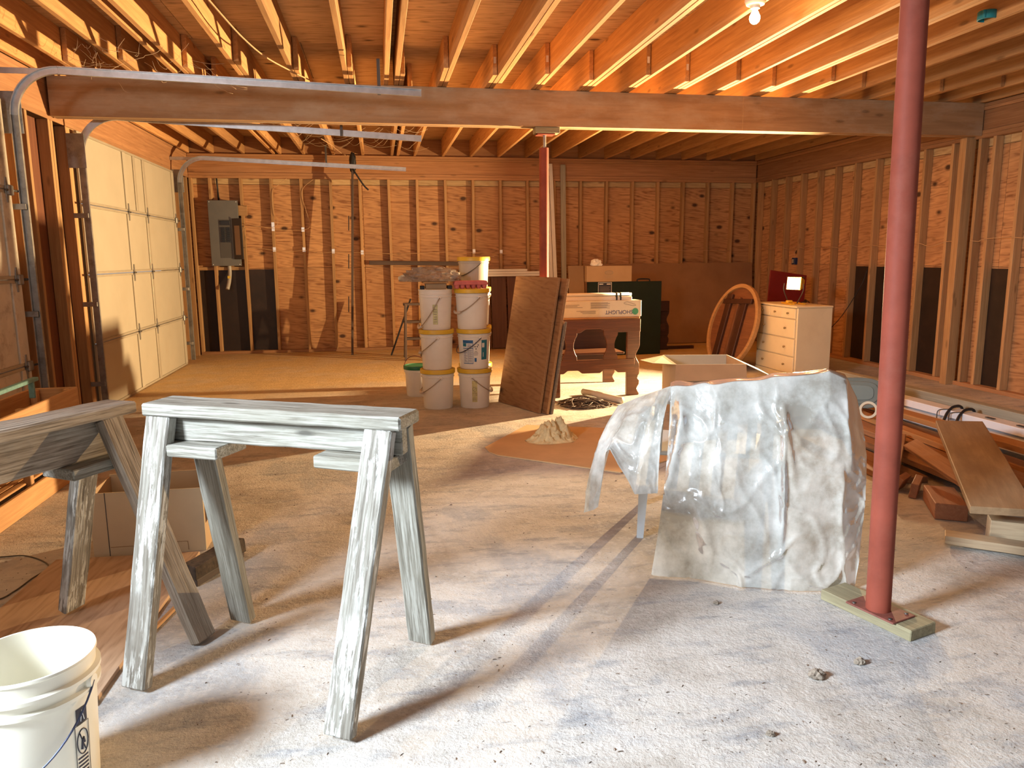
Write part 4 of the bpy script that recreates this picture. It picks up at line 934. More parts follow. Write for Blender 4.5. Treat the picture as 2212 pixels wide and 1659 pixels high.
# open carton in front of the dresser
ob = thing('open_carton', (2.88, 6.15, 0), 'open cardboard carton with its flaps folded out', 'carton', rotz=0)
OM = T(2.40, 5.88, 0) @ RZ(math.radians(-11)); WX, DY, HZ = .58, .62, .455
def obx(n, lo, hi, m, par=ob): return put(n, box_mesh(hi[0] - lo[0], hi[1] - lo[1], hi[2] - lo[2], m, .001), par, OM @ T((lo[0] + hi[0]) / 2, (lo[1] + hi[1]) / 2, (lo[2] + hi[2]) / 2))
obx('front_side', (0, 0, 0), (WX, .006, HZ), M_card_grey); obx('back_side', (0, DY - .006, 0), (WX, DY, HZ), M_card_grey)
obx('left_side', (0, .006, 0), (.006, DY - .006, HZ), M_kraft); obx('right_side', (WX - .006, .006, 0), (WX, DY - .006, HZ), M_kraft); obx('carton_bottom', (.006, .006, 0), (WX - .006, DY - .006, .006), M_kraft)
def flap(name, pts, mat, edge=None):
    pts = [OM @ V(p) for p in pts]; nn = (pts[1] - pts[0]).cross(pts[3] - pts[0]).normalized() * .005
    vs = pts + [p + nn for p in pts]; return put(name, mesh_of(name, vs, [(3, 2, 1, 0), (4, 5, 6, 7), (0, 1, 5, 4), (1, 2, 6, 5), (2, 3, 7, 6), (3, 0, 4, 7)], False, mat), ob)
flap('front_flap', [(0, 0, HZ), (WX, 0, HZ), (WX - .02, -.10, HZ - .11), (-.03, -.11, HZ - .125)], M_kraft)
flap('left_flap', [(0, DY - .02, HZ), (0, .01, HZ), (-.20, -.04, HZ + .02), (-.22, DY - .10, HZ - .03)], M_kraft)
flap('right_flap', [(WX, .01, HZ), (WX, DY - .02, HZ), (WX + .25, DY - .12, HZ - .11), (WX + .25, .03, HZ - .12)], M_kraft_edge)
text_mesh('stencil_lettering', '106, 185', .03, M_ink_grey, ob, OM @ T(.26, -.0008, HZ - .175) @ XZ)

# ------------------------------------------------------------------ floor things in the middle
cf = [(.70, 5.20), (.715, 5.06), (.76, 4.97), (1.45, 4.40), (2.05, 4.72), (1.80, 5.45), (1.70, 5.62), (1.13, 5.85)]
tag(prism('cardboard_sheet', cf, .008, M_floor_card, None, T(0, 0, .0055)), 'flat brown cardboard sheet lying on the floor under the cloth', 'cardboard')
vs, fs = [], []; NC = 60
for j in range(NC + 1):
    for i in range(NC + 1):
        u, v = i / NC * 2 - 1, j / NC * 2 - 1; r_ = math.hypot(u, v) / (1 + .22 * noise.noise(V((u * 1.4, v * 1.4, 2))))
        f = max(0, 1 - r_ * r_); pk = math.exp(-((u - .45) ** 2 / .10 + (v - .15) ** 2 / .16)); pk2 = math.exp(-((u + .25) ** 2 / .22 + (v) ** 2 / .25))
        rg = max(0, 1 - 2.2 * abs(noise.noise(V((u * 2.6 + v, v * 2.6 - u * .6, 5))))); rg2 = max(0, 1 - 2.4 * abs(noise.noise(V((u * 6 - v * 2, v * 6, 8)))))
        z = f * (.010 + .130 * pk * (.30 + .70 * rg) + .070 * pk2 * (.35 + .65 * rg) + .045 * rg * rg + .030 * rg2 + .014 * max(0, 1 - 2.4 * abs(noise.noise(V((u * 13, v * 13 + u * 4, 3))))))
        k = min(1.0, 1 / max(r_, 1e-3)) if r_ > 1 else 1
        vs.append((1.215 + u * k * .20 + .02 * noise.noise(V((u * 4, v * 4, 1))), 5.31 + v * k * .13, .0105 + z))
for j in range(NC):
    for i in range(NC): a = j * (NC + 1) + i; fs.append((a, a + 1, a + NC + 2, a + NC + 1))
tag(put('cloth_heap', mesh_of('cloth_heap', vs, fs, True, M_cloth)), 'crumpled cream cloth heaped on the floor cardboard', 'cloth')
tag(tube('pvc_pipe', spline([(1.94, 7.10, .031), (2.00, 6.98, .034), (2.06, 6.84, .031), (2.17, 6.58, .031)], 5), .03, M_pvc, None, 14), 'bent grey pipe lying on the floor by the oak bench', 'pipe')
rnd = random.Random(3); pts = []
for i in range(150):
    a = rnd.uniform(0, 2 * pi); q = rnd.uniform(.02, 1) ** .6; pts.append((1.80 + .27 * q * math.cos(a), 6.58 + .20 * q * math.sin(a), .008 + .085 * rnd.random() * (1 - q * .8)))
for i in range(4): pts.append((2.0 + .05 * i, 6.50 + .03 * math.sin(i * 2), .006))
tag(tube('cable_tangle', spline(pts, 4), .0045, M_dkplank, None, 5), 'tangled heap of thin dark cable on the floor by the panels', 'cable')

# ------------------------------------------------------------------ box, crate, floor sheet, broom on the left
tag(put('plywood_sheet', box_mesh(1.22, .62, .016, M_floor_ply, .001), None, T(-1.195, 2.92, .0085) @ RZ(math.radians(88))), 'worn plywood sheet lying on the floor under the sawhorses', 'plywood')
cb = thing('cardboard_box', (-1.09, 3.70, 0), 'open tan cardboard box on the floor behind the sawhorses', 'carton')
bx0, bx1, by0, by1, bz = -1.335, -.845, 3.57, 3.86, .305
box('front_side', (bx0, by0, 0), (bx1, by0 + .006, bz), M_tanbox, cb, ch=.001); box('back_side', (bx0, by1 - .006, 0), (bx1, by1, bz + .01), M_tanbox, cb, ch=.001)
box('left_side', (bx0, by0 + .006, 0), (bx0 + .006, by1 - .006, bz), M_kraft, cb, ch=.001); box('right_side', (bx1 - .006, by0 + .006, 0), (bx1, by1 - .006, bz), M_kraft, cb, ch=.001); box('box_bottom', (bx0 + .006, by0 + .006, 0), (bx1 - .006, by1 - .006, .006), M_tan_in, cb)
def flap2(name, pts, mat, par):
    pts = [V(p) for p in pts]; nn = (pts[1] - pts[0]).cross(pts[3] - pts[0]).normalized() * .005; vs = pts + [p + nn for p in pts]
    return put(name, mesh_of(name, vs, [(3, 2, 1, 0), (4, 5, 6, 7), (0, 1, 5, 4), (1, 2, 6, 5), (2, 3, 7, 6), (3, 0, 4, 7)], False, mat), par)
flap2('right_flap', [(bx1, by0 + .02, bz), (bx1, by1 - .02, bz), (bx1 + .055, by1 - .05, bz - .16), (bx1 + .05, by0 + .06, bz - .17)], M_kraft, cb)
box('front_seam', (bx0 + .068, by0 - .0012, .004), (bx0 + .071, by0 - .0002, bz), M_ink, cb, ch=0); tube('front_scoring', [(bx0 + .075, by0 - .001, .045), (bx0 + .30, by0 - .001, .045)], .0012, M_tan_in, cb, 4)
tube('hand_cutout', spline([(bx0 + .30, by0 - .001, .05), (bx0 + .40, by0 - .001, .052), (bx0 + .41, by0 - .001, .045), (bx0 + .412, by0 - .001, .01)], 4), .0012, M_tan_in, cb, 4)
cr = thing('slatted_crate', (-2.0, 4.5, 0), 'orange pine slatted crate along the left wall behind the brown sawhorse', 'crate')
CX0, CX1, CY0, CY1 = -2.18, -1.925, 3.75, 5.12
for x in (CX0, CX1):
    for (z0, z1) in ((.0, .125), (.245, .405), (.425, .555)): box('slat', (x - .010, CY0, z0 + .001), (x + .010, CY1, z1), M_crate, cr, axis='Y')
for yy in (CY0 + .03, 4.45, CY1 - .03): 
    for x in (CX0 + .032, CX1 - .032): board('post', (x, yy, .001), (x, yy, .55), .04, .04, M_crate, cr, up=(0, 1, 0))
for yy in (CY0 - .012, CY1 + .012):
    for (z0, z1) in ((.0, .125), (.245, .405), (.425, .555)): box('slat', (CX0 - .01, yy - .010, z0 + .001), (CX1 + .01, yy + .010, z1), M_crate, cr)
for i in range(4): board('bottom_slat', (CX0 + .05 + i * .05, CY0, .132), (CX0 + .05 + i * .05, CY1, .132), .04, .012, M_crate, cr)
th = thing('teal_handled_tool', (-1.98, 4.5, .56), 'teal painted metal handle resting across the slatted crate', 'tool')
board('handle', (-1.945, 4.10, .68), (-2.035, 4.86, .655), .032, .022, M_tealpaint, th); board('shaft', (-1.945, 4.10, .68), (-1.935, 4.02, .675), .012, .012, M_galv, th); board('foot', (-1.945, 4.12, .556), (-1.945, 4.12, .67), .03, .02, M_tealpaint, th, up=(0, 1, 0)); board('foot', (-2.02, 4.76, .556), (-2.02, 4.76, .65), .03, .02, M_tealpaint, th, up=(0, 1, 0))
bh = thing('broom_head', (-.80, 3.33, 0), 'dark bristled broom head on the floor beside the tan box', 'broom')
board('wood_block', (-.820, 3.16, .016), (-.68, 3.46, .016), .06, .03, M_dkplank, bh); board('bristles', (-.822, 3.16, .062), (-.678, 3.46, .062), .075, .06, M_brush, bh, rough=.010, seg=22, seed=5)
tag(board('wood_lath', (-.872, 2.74, .008), (-.80, 3.10, .010), .02, .012, M_crate), 'thin split lath along the edge of the plywood sheet', 'lath')
tag(tube('floor_wire', spline([(-1.95, 3.66, .004), (-1.766, 3.655, .004), (-1.644, 3.642, .004), (-1.50, 3.50, .004), (-1.515, 3.36, .004), (-1.53, 3.24, .004), (-1.57, 3.16, .004), (-1.75, 3.10, .004)], 8), .003, M_dark_metal, None, 6), 'thin dark wire curling on the floor by the left edge', 'wire')

# ------------------------------------------------------------------ chairs under the plastic sheet
def resin_chair(label, cx, cy, rz, mat, ws=1.3):
    """local: faces +y, seat centre at origin"""
    t = thing('resin_chair', (cx, cy, 0), label, 'chair', 'resin garden chairs', rotz=rz); M = T(cx, cy, 0) @ RZ(rz)
    prism('seat', [(a * ws, b) for a, b in [(-.23, -.20), (-.21, -.22), (.21, -.22), (.23, -.20), (.25, .20), (.22, .24), (-.22, .24), (-.25, .20)]], .022, mat, t, M @ T(0, 0, .415), .006)
    for sx in (-1, 1):
        for sy, top in ((-1, .55), (1, .52)):
            p0 = M @ V((sx * .285 * ws, sy * .245, 0)); p1 = M @ V((sx * .262 * ws, sy * .205, top)); vs, fs = [], []
            a, b = (.020, .034); ex = M.to_3x3() @ V((1, 0, 0)); ey = M.to_3x3() @ V((0, 1, 0))
            for q, w, d in ((p0, .016, .020), (p1, .030, .036)):
                vs += [q - ex * w - ey * d, q + ex * w - ey * d, q + ex * w + ey * d, q - ex * w + ey * d]
            fs = [(3, 2, 1, 0), (4, 5, 6, 7)] + [(i, (i + 1) % 4, (i + 1) % 4 + 4, i + 4) for i in range(4)]
            put('leg', mesh_of('leg', vs, fs, False, mat), t)
        arm = spline([V((sx * a * ws, b, c)) for a, b, c in ((.235, -.235, .575), (.265, -.15, .58), (.268, .05, .575), (.265, .20, .56), (.262, .255, .54), (.26, .25, .50))], 6)
        vs, fs = [], []
        for i, p in enumerate(arm):
            for dx, dz in ((-.034, 0), (.034, 0), (.034, -.026), (-.034, -.026)): vs.append(M @ V((p.x + dx, p.y, p.z + dz)))
        for i in range(len(arm) - 1):
            for k in range(4): fs.append((i * 4 + k, i * 4 + (k + 1) % 4, i * 4 + 4 + (k + 1) % 4, i * 4 + 4 + k))
        fs += [(3, 2, 1, 0), tuple((len(arm) - 1) * 4 + k for k in range(4))]
        put('arm', mesh_of('arm', vs, fs, True, mat), t)
    for sx in (-1, 1): board('back_post', M @ V((sx * .225 * ws, -.215, .42)), M @ V((sx * .215 * ws, -.285, .70)), .04, .03, mat, t, up=(0, 1, 0))
    board('back_rail', M @ V((-.225 * ws, -.288, .70)), M @ V((.225 * ws, -.288, .70)), .03, .06, mat, t)
    for i in range(5): board('back_slat', M @ V(((-.15 + i * .075) * ws, -.215, .43)), M @ V(((-.15 + i * .075) * ws, -.283, .68)), .045, .012, mat, t, up=(0, 1, 0))
    return t
ang = math.atan2(-.29, .76)
resin_chair('wide white resin garden chair under the plastic sheet', 1.60, 3.46, ang, M_chair, 1.15)
# ------------------------------------------------------------------ translucent plastic sheet
ps = thing('plastic_sheet', (1.48, 2.75, 0), 'cloudy translucent plastic sheet draped over a garden chair', 'plastic sheet')
def curve1(keys, s):
    for (a, pa), (b, pb) in zip(keys, keys[1:]):
        if s <= b: 
            f = (s - a) / (b - a); f = f * f * (3 - 2 * f) * .5 + f * .5; return V(pa).lerp(V(pb), f)
    return V(keys[-1][1])
top_k = [(0, (1.215, 3.03, .795)), (.25, (1.35, 2.93, .815)), (.55, (1.57, 2.82, .850)), (.78, (1.765, 2.735, .885)), (.86, (1.845, 2.73, .855)), (.93, (1.90, 2.74, .77)), (1, (1.945, 2.76, .66))]
mid_k = [(0, (1.165, 2.94, .42)), (.3, (1.35, 2.80, .42)), (.6, (1.58, 2.70, .42)), (.85, (1.80, 2.645, .44)), (1, (1.915, 2.665, .42))]
bot_k = [(0, (1.100, 2.905, .004)), (.2, (1.252, 2.845, .004)), (.42, (1.417, 2.722, .004)), (.65, (1.600, 2.650, .004)), (.9, (1.82, 2.612, .004)), (1, (1.865, 2.615, .006))]
FN = V((-.36, -.93, 0)).normalized()
def ridge(p): return 1 - abs(noise.noise(p)) * 2
def wrinkle(s, t):
    w = .016 * noise.noise(V((s * 6.5, t * 1.3, 3.1))) + .006 * noise.noise(V((s * 15, t * 3.2 + s * 2, 7.7)))
    w += .010 * max(0, ridge(V((s * 4.2 + t * 1.7, t * 3.3 - s * 2.2, 1.3)))) ** 4 + .008 * max(0, ridge(V((s * 6 - t * 3.0, t * 5.1 + s, 5.3)))) ** 5
    w += .0012 * noise.noise(V((s * 38, t * 34, 2.0))) + .003 * max(0, ridge(V((s * 13 + t * 5, t * 11 - s * 4, 9.3)))) ** 5
    for (s0, s1, t0, t1, a, wd) in ((.10, .02, 0, .62, .030, .035), (.60, .575, .12, .95, .022, .022), (.60, .66, .12, .55, .016, .018), (.86, .90, .02, .45, .024, .03), (.44, .70, .95, .70, .012, .02), (.16, .30, .55, 1, .018, .03)):
        if min(t0, t1) <= t <= max(t0, t1):
            f = (t - t0) / (t1 - t0); sc = s0 + (s1 - s0) * f; d = (s - sc) / wd; w += a * math.exp(-d * d) * math.sin(pi * min(1, max(0, f * .9 + .1)))
    return w
NS, NT, NB = 110, 110, 26; vs, fs = [], []
for j in range(-NB, NT + 1):
    for i in range(NS + 1):
        s = i / NS
        if j >= 0:
            t = j / NT; a, m_, b = curve1(top_k, s), curve1(mid_k, s), curve1(bot_k, s)
            p = (a * (1 - t) * (1 - 2 * t) + m_ * 4 * t * (1 - t) + b * t * (2 * t - 1)) if True else a
            k = min(1, t * 6) * .85 + .15
            p = p + FN * (wrinkle(s, t) * k); p.z = max(p.z + .010 * noise.noise(V((s * 9, t * 4, 0))) * (1 - t), .004)
        else:
            q = -j / NB; a = curve1(top_k, s); bk = -FN
            p = a + bk * (.10 * math.sin(q * pi / 2) + .05 * q) + V((0, 0, .012 * math.sin(q * pi) - .30 * max(0, q - .25) ** 1.2)) + V((0, 0, .015 * noise.noise(V((s * 8, q * 3, 4)))))
        vs.append(p)
for j in range(NT + NB):
    for i in range(NS): a = j * (NS + 1) + i; fs.append((a, a + 1, a + NS + 2, a + NS + 1))
put('front_drape', mesh_of('front_drape', vs, fs, True, M_film), ps)
# the part that falls over the chair arm on the left
topL = [(0, (1.24, 3.06, .795)), (.35, (1.20, 3.12, .765)), (.6, (1.135, 3.20, .722)), (1, (1.07, 3.30, .665))]
midL = [(0, (1.16, 2.99, .55)), (.35, (1.085, 3.04, .53)), (.6, (1.00, 3.12, .50)), (1, (.945, 3.27, .43))]
hemL = [(0, (1.145, 2.96, .345)), (.36, (1.055, 3.0, .335)), (.58, (.965, 3.08, .52)), (.62, (.955, 3.10, .50)), (.74, (.945, 3.18, .225)), (.8, (.93, 3.20, .205)), (1, (.905, 3.28, .165))]
vs, fs = [], []; N1, N2 = 70, 60
for j in range(N2 + 1):
    t = j / N2
    for i in range(N1 + 1):
        s = i / N1; a, m_, b = curve1(topL, s), curve1(midL, s), curve1(hemL, s)
        p = a * (1 - t) ** 2 + (m_ + V((-.03, -.03, .06))) * 2 * t * (1 - t) + b * t * t
        w = .016 * noise.noise(V((s * 6, t * 2.2, 11))) + .010 * max(0, ridge(V((s * 5 + t * 2, t * 4 - s * 2, 21)))) ** 4 + .003 * noise.noise(V((s * 30, t * 26, 5)))
        vs.append(p + V((-.6, -.75, .1)) * w * min(1, t * 4 + .3))
for j in range(N2):
    for i in range(N1): a = j * (N1 + 1) + i; fs.append((a, a + 1, a + N1 + 2, a + N1 + 1))
put('side_drape', mesh_of('side_drape', vs, fs, True, M_film), ps)

# ------------------------------------------------------------------ lumber pile by the right wall
def plank(label, p0, p1, w, t, mat, roll=0.0, seed=0): return tag(board('lumber_board', p0, p1, w, t, mat, roll=roll, rough=.0015, seg=10, seed=seed), label, 'board', 'lumber pile by the right wall')
plank('lowest wide dark board on the left of the lumber pile', (3.10, 4.9, .020), (3.05, 3.86, .020), .26, .038, M_lumber_br)
plank('wide brown board across the back of the lumber pile', (3.42, 5.6, .020), (3.45, 3.50, .020), .24, .038, M_lumber_br)
plank('bottom board of the pile next to the white fixtures', (3.85, 6.2, .020), (3.84, 3.2, .020), .28, .038, M_lumber_br)
plank('brown board second layer of the lumber pile', (3.36, 5.3, .062), (3.30, 3.55, .062), .19, .038, M_lumber_br)
plank('lower orange board beside the big plank', (3.62, 5.9, .062), (3.60, 3.45, .062), .12, .038, M_lumber_or)
plank('wide dark board under the orange boards', (3.50, 5.7, .104), (3.42, 3.35, .104), .24, .038, M_lumber_br)
plank('thin orange board on the left of the lumber pile', (3.62, 5.8, .146), (3.46, 3.75, .146), .09, .038, M_lumber_or)
plank('long orange board on top of the lumber pile', (3.93, 6.1, .125), (3.72, 3.0, .215), .13, .038, M_lumber_or)
plank('orange board sloping down to the right of the pile', (3.88, 5.9, .062), (3.80, 3.1, .062), .13, .038, M_lumber_or)
plank('reddish board in the shade at the right edge of the pile', (3.22, 3.42, .062), (3.70, 2.60, .062), .16, .04, M_lumber_br)
plank('broad dirty plank lying aslant on the front of the lumber pile', (3.53, 4.06, .300), (2.70, 2.80, .210), .255, .036, M_lumber_dk, .06, 4)
plank('narrow board slanting down under the broad plank', (3.12, 3.95, .215), (2.93, 3.0, .135), .085, .036, M_lumber_br, .5, 5)
plank('short red offcut at the front of the lumber pile', (2.83, 3.25, .045), (2.99, 3.54, .045), .15, .085, M_brick_wood)
plank('stubby offcut end beside the red block', (2.885, 3.60, .045), (3.02, 3.74, .05), .04, .085, M_brick_wood, .15)
plank('stubby offcut end farther left in the pile', (2.87, 3.72, .050), (2.98, 3.80, .050), .04, .085, M_brick_wood, .45)
plank('chunky sawn board end above the dark gap', (2.885, 3.83, .115), (3.35, 4.40, .150), .13, .04, M_lumber_br)
plank('pale sawn board lying frontmost at the right edge', (2.575, 2.985, .035), (3.45, 2.28, .035), .095, .04, M_lumber_pale)
plank('pale board end propping the broad plank', (2.80, 2.98, .060), (3.35, 2.62, .060), .10, .115, M_lumber_pale)
tub = thing('plastic_tub', (3.60, 5.12, .17), 'grey green plastic tub lying on the lumber behind the red pole', 'tub')
def sup(a, b, n=32, e=3.2): return [(a * math.copysign(abs(math.cos(2 * pi * i / n)) ** (2 / e), math.cos(2 * pi * i / n)), b * math.copysign(abs(math.sin(2 * pi * i / n)) ** (2 / e), math.sin(2 * pi * i / n))) for i in range(n)]
TM = T(3.58, 5.15, .30) @ RZ(-.45) @ Matrix.Rotation(math.radians(72), 4, 'X')
prism('tub_body', sup(.155, .105), .10, M_tub, tub, TM @ T(0, 0, -.06), .006); prism('tub_rim', sup(.170, .118), .016, M_tub, tub, TM, .004); prism('tub_ridge', sup(.140, .088), .012, M_tub, tub, TM @ T(0, 0, .012), .004); prism('tub_recess', sup(.105, .058), .010, M_chair2, tub, TM @ T(0, 0, .020), .003)
tr = thing('tape_roll', (3.50, 4.86, .16), 'cream cardboard ring lying against the grey green tub', 'tape roll')
lathe('ring', [(.045, -.022), (.062, -.022), (.062, .022), (.045, .022), (.045, -.022)], M_tape, tr, T(3.47, 4.86, .228) @ RZ(-.7) @ Matrix.Rotation(math.radians(75), 4, 'X'), 28)
wf = thing('white_fixture_bundle', (4.22, 4.9, 0), 'long white light fixtures bundled with black bungee on the lumber', 'light fixture')
board('housing', (4.20, 6.5, .155), (4.235, 3.3, .175), .13, .055, M_white_metal, wf); board('reflector', (4.13, 6.5, .085), (4.17, 3.3, .095), .20, .05, M_white_metal, wf, roll=.15)
for q, o in ((4.92, 0), (4.80, .01)):
    tube('bungee', spline([(4.30, q, .13), (4.285, q, .205), (4.20, q - .02, .212), (4.13, q - .05, .18), (4.07, q - .09, .13), (4.01, q - .13, .09)], 5), .011, M_black, wf, 6)
    tube('bungee_hook', spline([(4.16, q - .03, .20), (4.13, q + .04, .18), (4.10, q + .02, .14), (4.05, q - .05, .12)], 5), .004, M_dark_metal, wf, 5)
for q in (4.55, 4.28): box('slot', (4.19, q - .035, .200), (4.215, q + .035, .2045), M_dark_metal, wf, ch=0)
tag(board('grey_timber', (4.44, 6.7, .175), (4.47, 3.4, .190), .085, .085, M_greywood), 'grey weathered timber lying behind the white fixtures', 'timber')
tag(board('support_timber', (4.05, 5.7, .020), (4.75, 5.7, .020), .09, .038, M_lumber_br), 'crosswise bearer under the white fixtures at the far end', 'timber', 'fixture bearers'); tag(board('support_timber', (4.05, 3.8, .020), (4.75, 3.8, .020), .09, .038, M_lumber_br), 'crosswise bearer under the white fixtures at the near end', 'timber', 'fixture bearers')
for q in (5.7, 3.8): tag(board('bearer_block', (4.10, q, .046), (4.72, q, .046), .09, .014, M_lumber_dk), 'thin packing strip on the %s bearer under the fixtures' % ('far' if q > 5 else 'near'), 'wood strip', 'fixture bearers'); tag(board('bearer_block', (4.40, q, .096), (4.56, q, .096), .09, .070, M_lumber_dk), 'block carrying the grey timber over the %s bearer' % ('far' if q > 5 else 'near'), 'wood block', 'fixture bearers')

# ------------------------------------------------------------------ electrical things on the back wall
el = thing('electrical_panel', (-2.09, 11.25, 1.25), 'grey breaker panel with its small door open on the back wall', 'electrical panel')
box('cover', (-2.290, 11.222, 1.250), (-1.893, 11.236, 2.145), M_panelgrey, el); box('cabinet', (-2.236, 11.237, 1.262), (-1.908, 11.370, 2.132), M_panelgrey_dk, el)
box('breaker_bay', (-2.160, 11.218, 1.36), (-1.995, 11.2215, 1.885), M_panelgrey_dk, el, ch=0)
box('main_breaker', (-2.140, 11.206, 1.81), (-2.010, 11.2175, 1.87), M_breaker, el)
for c in (-2.135, -2.065):
    for i in range(8): box('breaker', (c, 11.204, 1.575 + i * .026), (c + .052, 11.2175, 1.597 + i * .026), M_breaker, el, ch=.002)
pd = put('panel_door', box_mesh(.17, .008, .56, M_panelgrey_dk, .003), el, T(-1.985, 11.215, 1.62) @ RZ(math.radians(-32)) @ T(.085, 0, 0))
put('paper_chart', box_mesh(.09, .001, .40, M_kraft, 0), pd, T(-1.985, 11.215, 1.62) @ RZ(math.radians(-32)) @ T(.085, -.005, -.02))
for x, z in ((-2.27, 2.125), (-1.915, 2.125), (-2.27, 1.27), (-1.915, 1.27)): lathe('screw', [(0, .004), (.006, .003), (.007, 0)], M_plate_metal, el, T(x, 11.2215, z) @ Matrix.Rotation(pi / 2, 4, 'X'), 8)
tube('conduit', spline([(-2.08, 11.33, 1.26), (-2.075, 11.315, 1.15), (-2.085, 11.27, 1.03), (-2.10, 11.20, .93)], 6), .026, M_conduit, el, 14); box('yellow_sticker', (-2.100, 11.262, 1.075), (-2.062, 11.266, 1.11), M_lid, el, ch=0)
tube('conduit_stub', [(-2.165, 11.36, 2.15), (-2.175, 11.34, 2.60)], .011, M_black, el, 8)
def sx_(n): return X0 + .4064 * n
def wire(label, ctrl, r=.0035): return tag(tube('cable', spline(ctrl, 6), r, M_wire, None, 5), label, 'cable', 'house wiring')
ZW = 1.45
wire('lower tan cable running along the back wall studs', [(-1.86, 11.24, 1.50), (-1.62, 11.275, 1.485), (sx_(-3), 11.278, 1.46), (sx_(-2.5), 11.30, 1.445), (sx_(-2), 11.278, 1.455), (sx_(-1.5), 11.30, 1.42), (sx_(-1), 11.278, 1.43), (sx_(-.5), 11.30, 1.425), (sx_(0), 11.278, 1.42), (sx_(1), 11.278, 1.40), (sx_(2), 11.278, 1.405), (sx_(3), 11.278, 1.42), (sx_(4), 11.278, 1.41), (sx_(5), 11.278, 1.40), (sx_(6), 11.278, 1.42), (sx_(7), 11.278, 1.42), (sx_(8), 11.278, 1.40), (sx_(9), 11.278, 1.41), (sx_(10), 11.278, 1.40), (sx_(12), 11.278, 1.42), (sx_(14), 11.278, 1.41)])
wire('upper tan cable from the breaker panel to the second stud', [(-1.86, 11.24, 1.72), (-1.80, 11.22, 1.82), (-1.68, 11.25, 1.80), (sx_(-3), 11.275, 1.76), (sx_(-2.6), 11.29, 1.745), (sx_(-2), 11.276, 1.745), (sx_(-2) + .10, 11.27, 1.80), (sx_(-2) + .06, 11.27, 2.0), (sx_(-2) + .01, 11.275, 2.22), (sx_(-2) + .05, 11.275, 2.34), (sx_(-2) + .19, 11.28, 2.45)])
wire('tan cable looping up the third stud to the ceiling', [(-1.86, 11.24, 1.73), (-1.75, 11.24, 1.79), (sx_(-3), 11.274, 1.78), (sx_(-3) + .07, 11.27, 1.86), (sx_(-3) + .02, 11.272, 2.0), (sx_(-3) + .02, 11.275, 2.27), (sx_(-3) + .10, 11.275, 2.36), (sx_(-3) + .22, 11.28, 2.45)])
wire('tan cable stapled along the right wall studs', [(5.83, 10.8, 1.42), (5.83, 10.39, 1.44), (5.84, 10.2, 1.41), (5.83, 9.99, 1.45), (5.84, 9.78, 1.42), (5.83, 9.58, 1.44), (5.83, 9.17, 1.44), (5.84, 8.97, 1.42), (5.83, 8.77, 1.45), (5.84, 8.56, 1.43), (5.83, 8.36, 1.45), (5.84, 8.15, 1.43), (5.83, 7.95, 1.45), (5.83, 7.55, 1.46), (5.84, 7.35, 1.42), (5.83, 7.14, 1.46), (5.83, 7.0, 1.47), (5.83, 6.96, 1.47)])
wire('tan cable on the right wall in front of the beam post', [(5.83, 6.78, 1.47), (5.84, 6.68, 1.46), (5.83, 6.60, 1.48), (5.83, 6.27, 1.49), (5.84, 6.05, 1.47), (5.83, 5.86, 1.50), (5.83, 5.45, 1.49)])
wire('loose tan cable run along a joist bottom at the upper left', [(-.90, 4.2, 2.76), (-.86, 4.9, 2.765), (-.80, 5.35, 2.74), (-.72, 5.8, 2.735), (-.58, 6.3, 2.75), (-.50, 6.72, 2.79)], .006)
wire('tan cable stapled to a far joist near the door tracks', [(-.62, 9.6, 2.75), (-.52, 9.9, 2.72), (-.50, 10.3, 2.74), (-.42, 10.8, 2.73), (-.36, 11.2, 2.76)], .005)
PL = ['tall nail plate beside the breaker panel where two cables meet', 'nail plate on the second stud at the upper cable', 'nail plate on the first stud at the lower cable', 'nail plate on the second stud at the lower cable', 'nail plate left of the dark leaning post', 'nail plate right of the dark leaning post', 'nail plate above the cloudy bucket', 'rightmost nail plate left of the far red pole']
def nplate(n, z, h, lb, w=.040):
    tag(box('nail_plate', (sx_(n) - w / 2, 11.2795, z - h / 2), (sx_(n) + w / 2, 11.2842, z + h / 2), M_plate_metal, ch=0), lb, 'nail plate', 'nail plates on the studs')
for lb, (n, z, h) in zip(PL, ((-3, 1.79, .12), (-2, 1.75, .06), (-3, 1.475, .06), (-2, 1.47, .06), (-1, 1.445, .06), (0, 1.425, .06), (4, 1.43, .06), (5, 1.42, .055))): nplate(n, z, h, lb)
tag(box('wood_block', (-1.90, 11.272, 1.94), (-1.78, 11.2845, 2.08), M_stud), 'small wood block nailed beside the breaker panel', 'wood block')
oc = thing('outlet_box', (5.80, 10.0, 1.25), 'blue outlet box on the right wall above the work light', 'outlet box')
box('box_body', (5.795, 9.975, 1.205), (5.845, 10.055, 1.30), M_blue_box, oc, ch=.004); box('receptacle', (5.788, 9.995, 1.225), (5.7945, 10.035, 1.28), M_ink_grey, oc)
tube('cable_loop', spline([(5.825, 10.0, 1.30), (5.82, 10.03, 1.36), (5.83, 9.99, 1.43)], 5), .004, M_wire, oc, 5)
# teal round ceiling box
jb = thing('ceiling_box', (3.83, 4.50, 2.80), 'teal round electrical box on the side of a joist', 'junction box')
jm = T(3.82, 4.47, 2.842)
lathe('box_shell', [(.0, 0), (.052, 0), (.055, -.004), (.056, -.050), (.050, -.052), (.050, -.008), (0, -.006)], M_teal, jb, jm, 28)
for a in (0.6, 3.7): lathe('screw_boss', [(0, -.002), (.010, -.002), (.011, -.048), (0, -.049)], M_teal, jb, jm @ T(.055 * math.cos(a), .055 * math.sin(a), 0), 10)
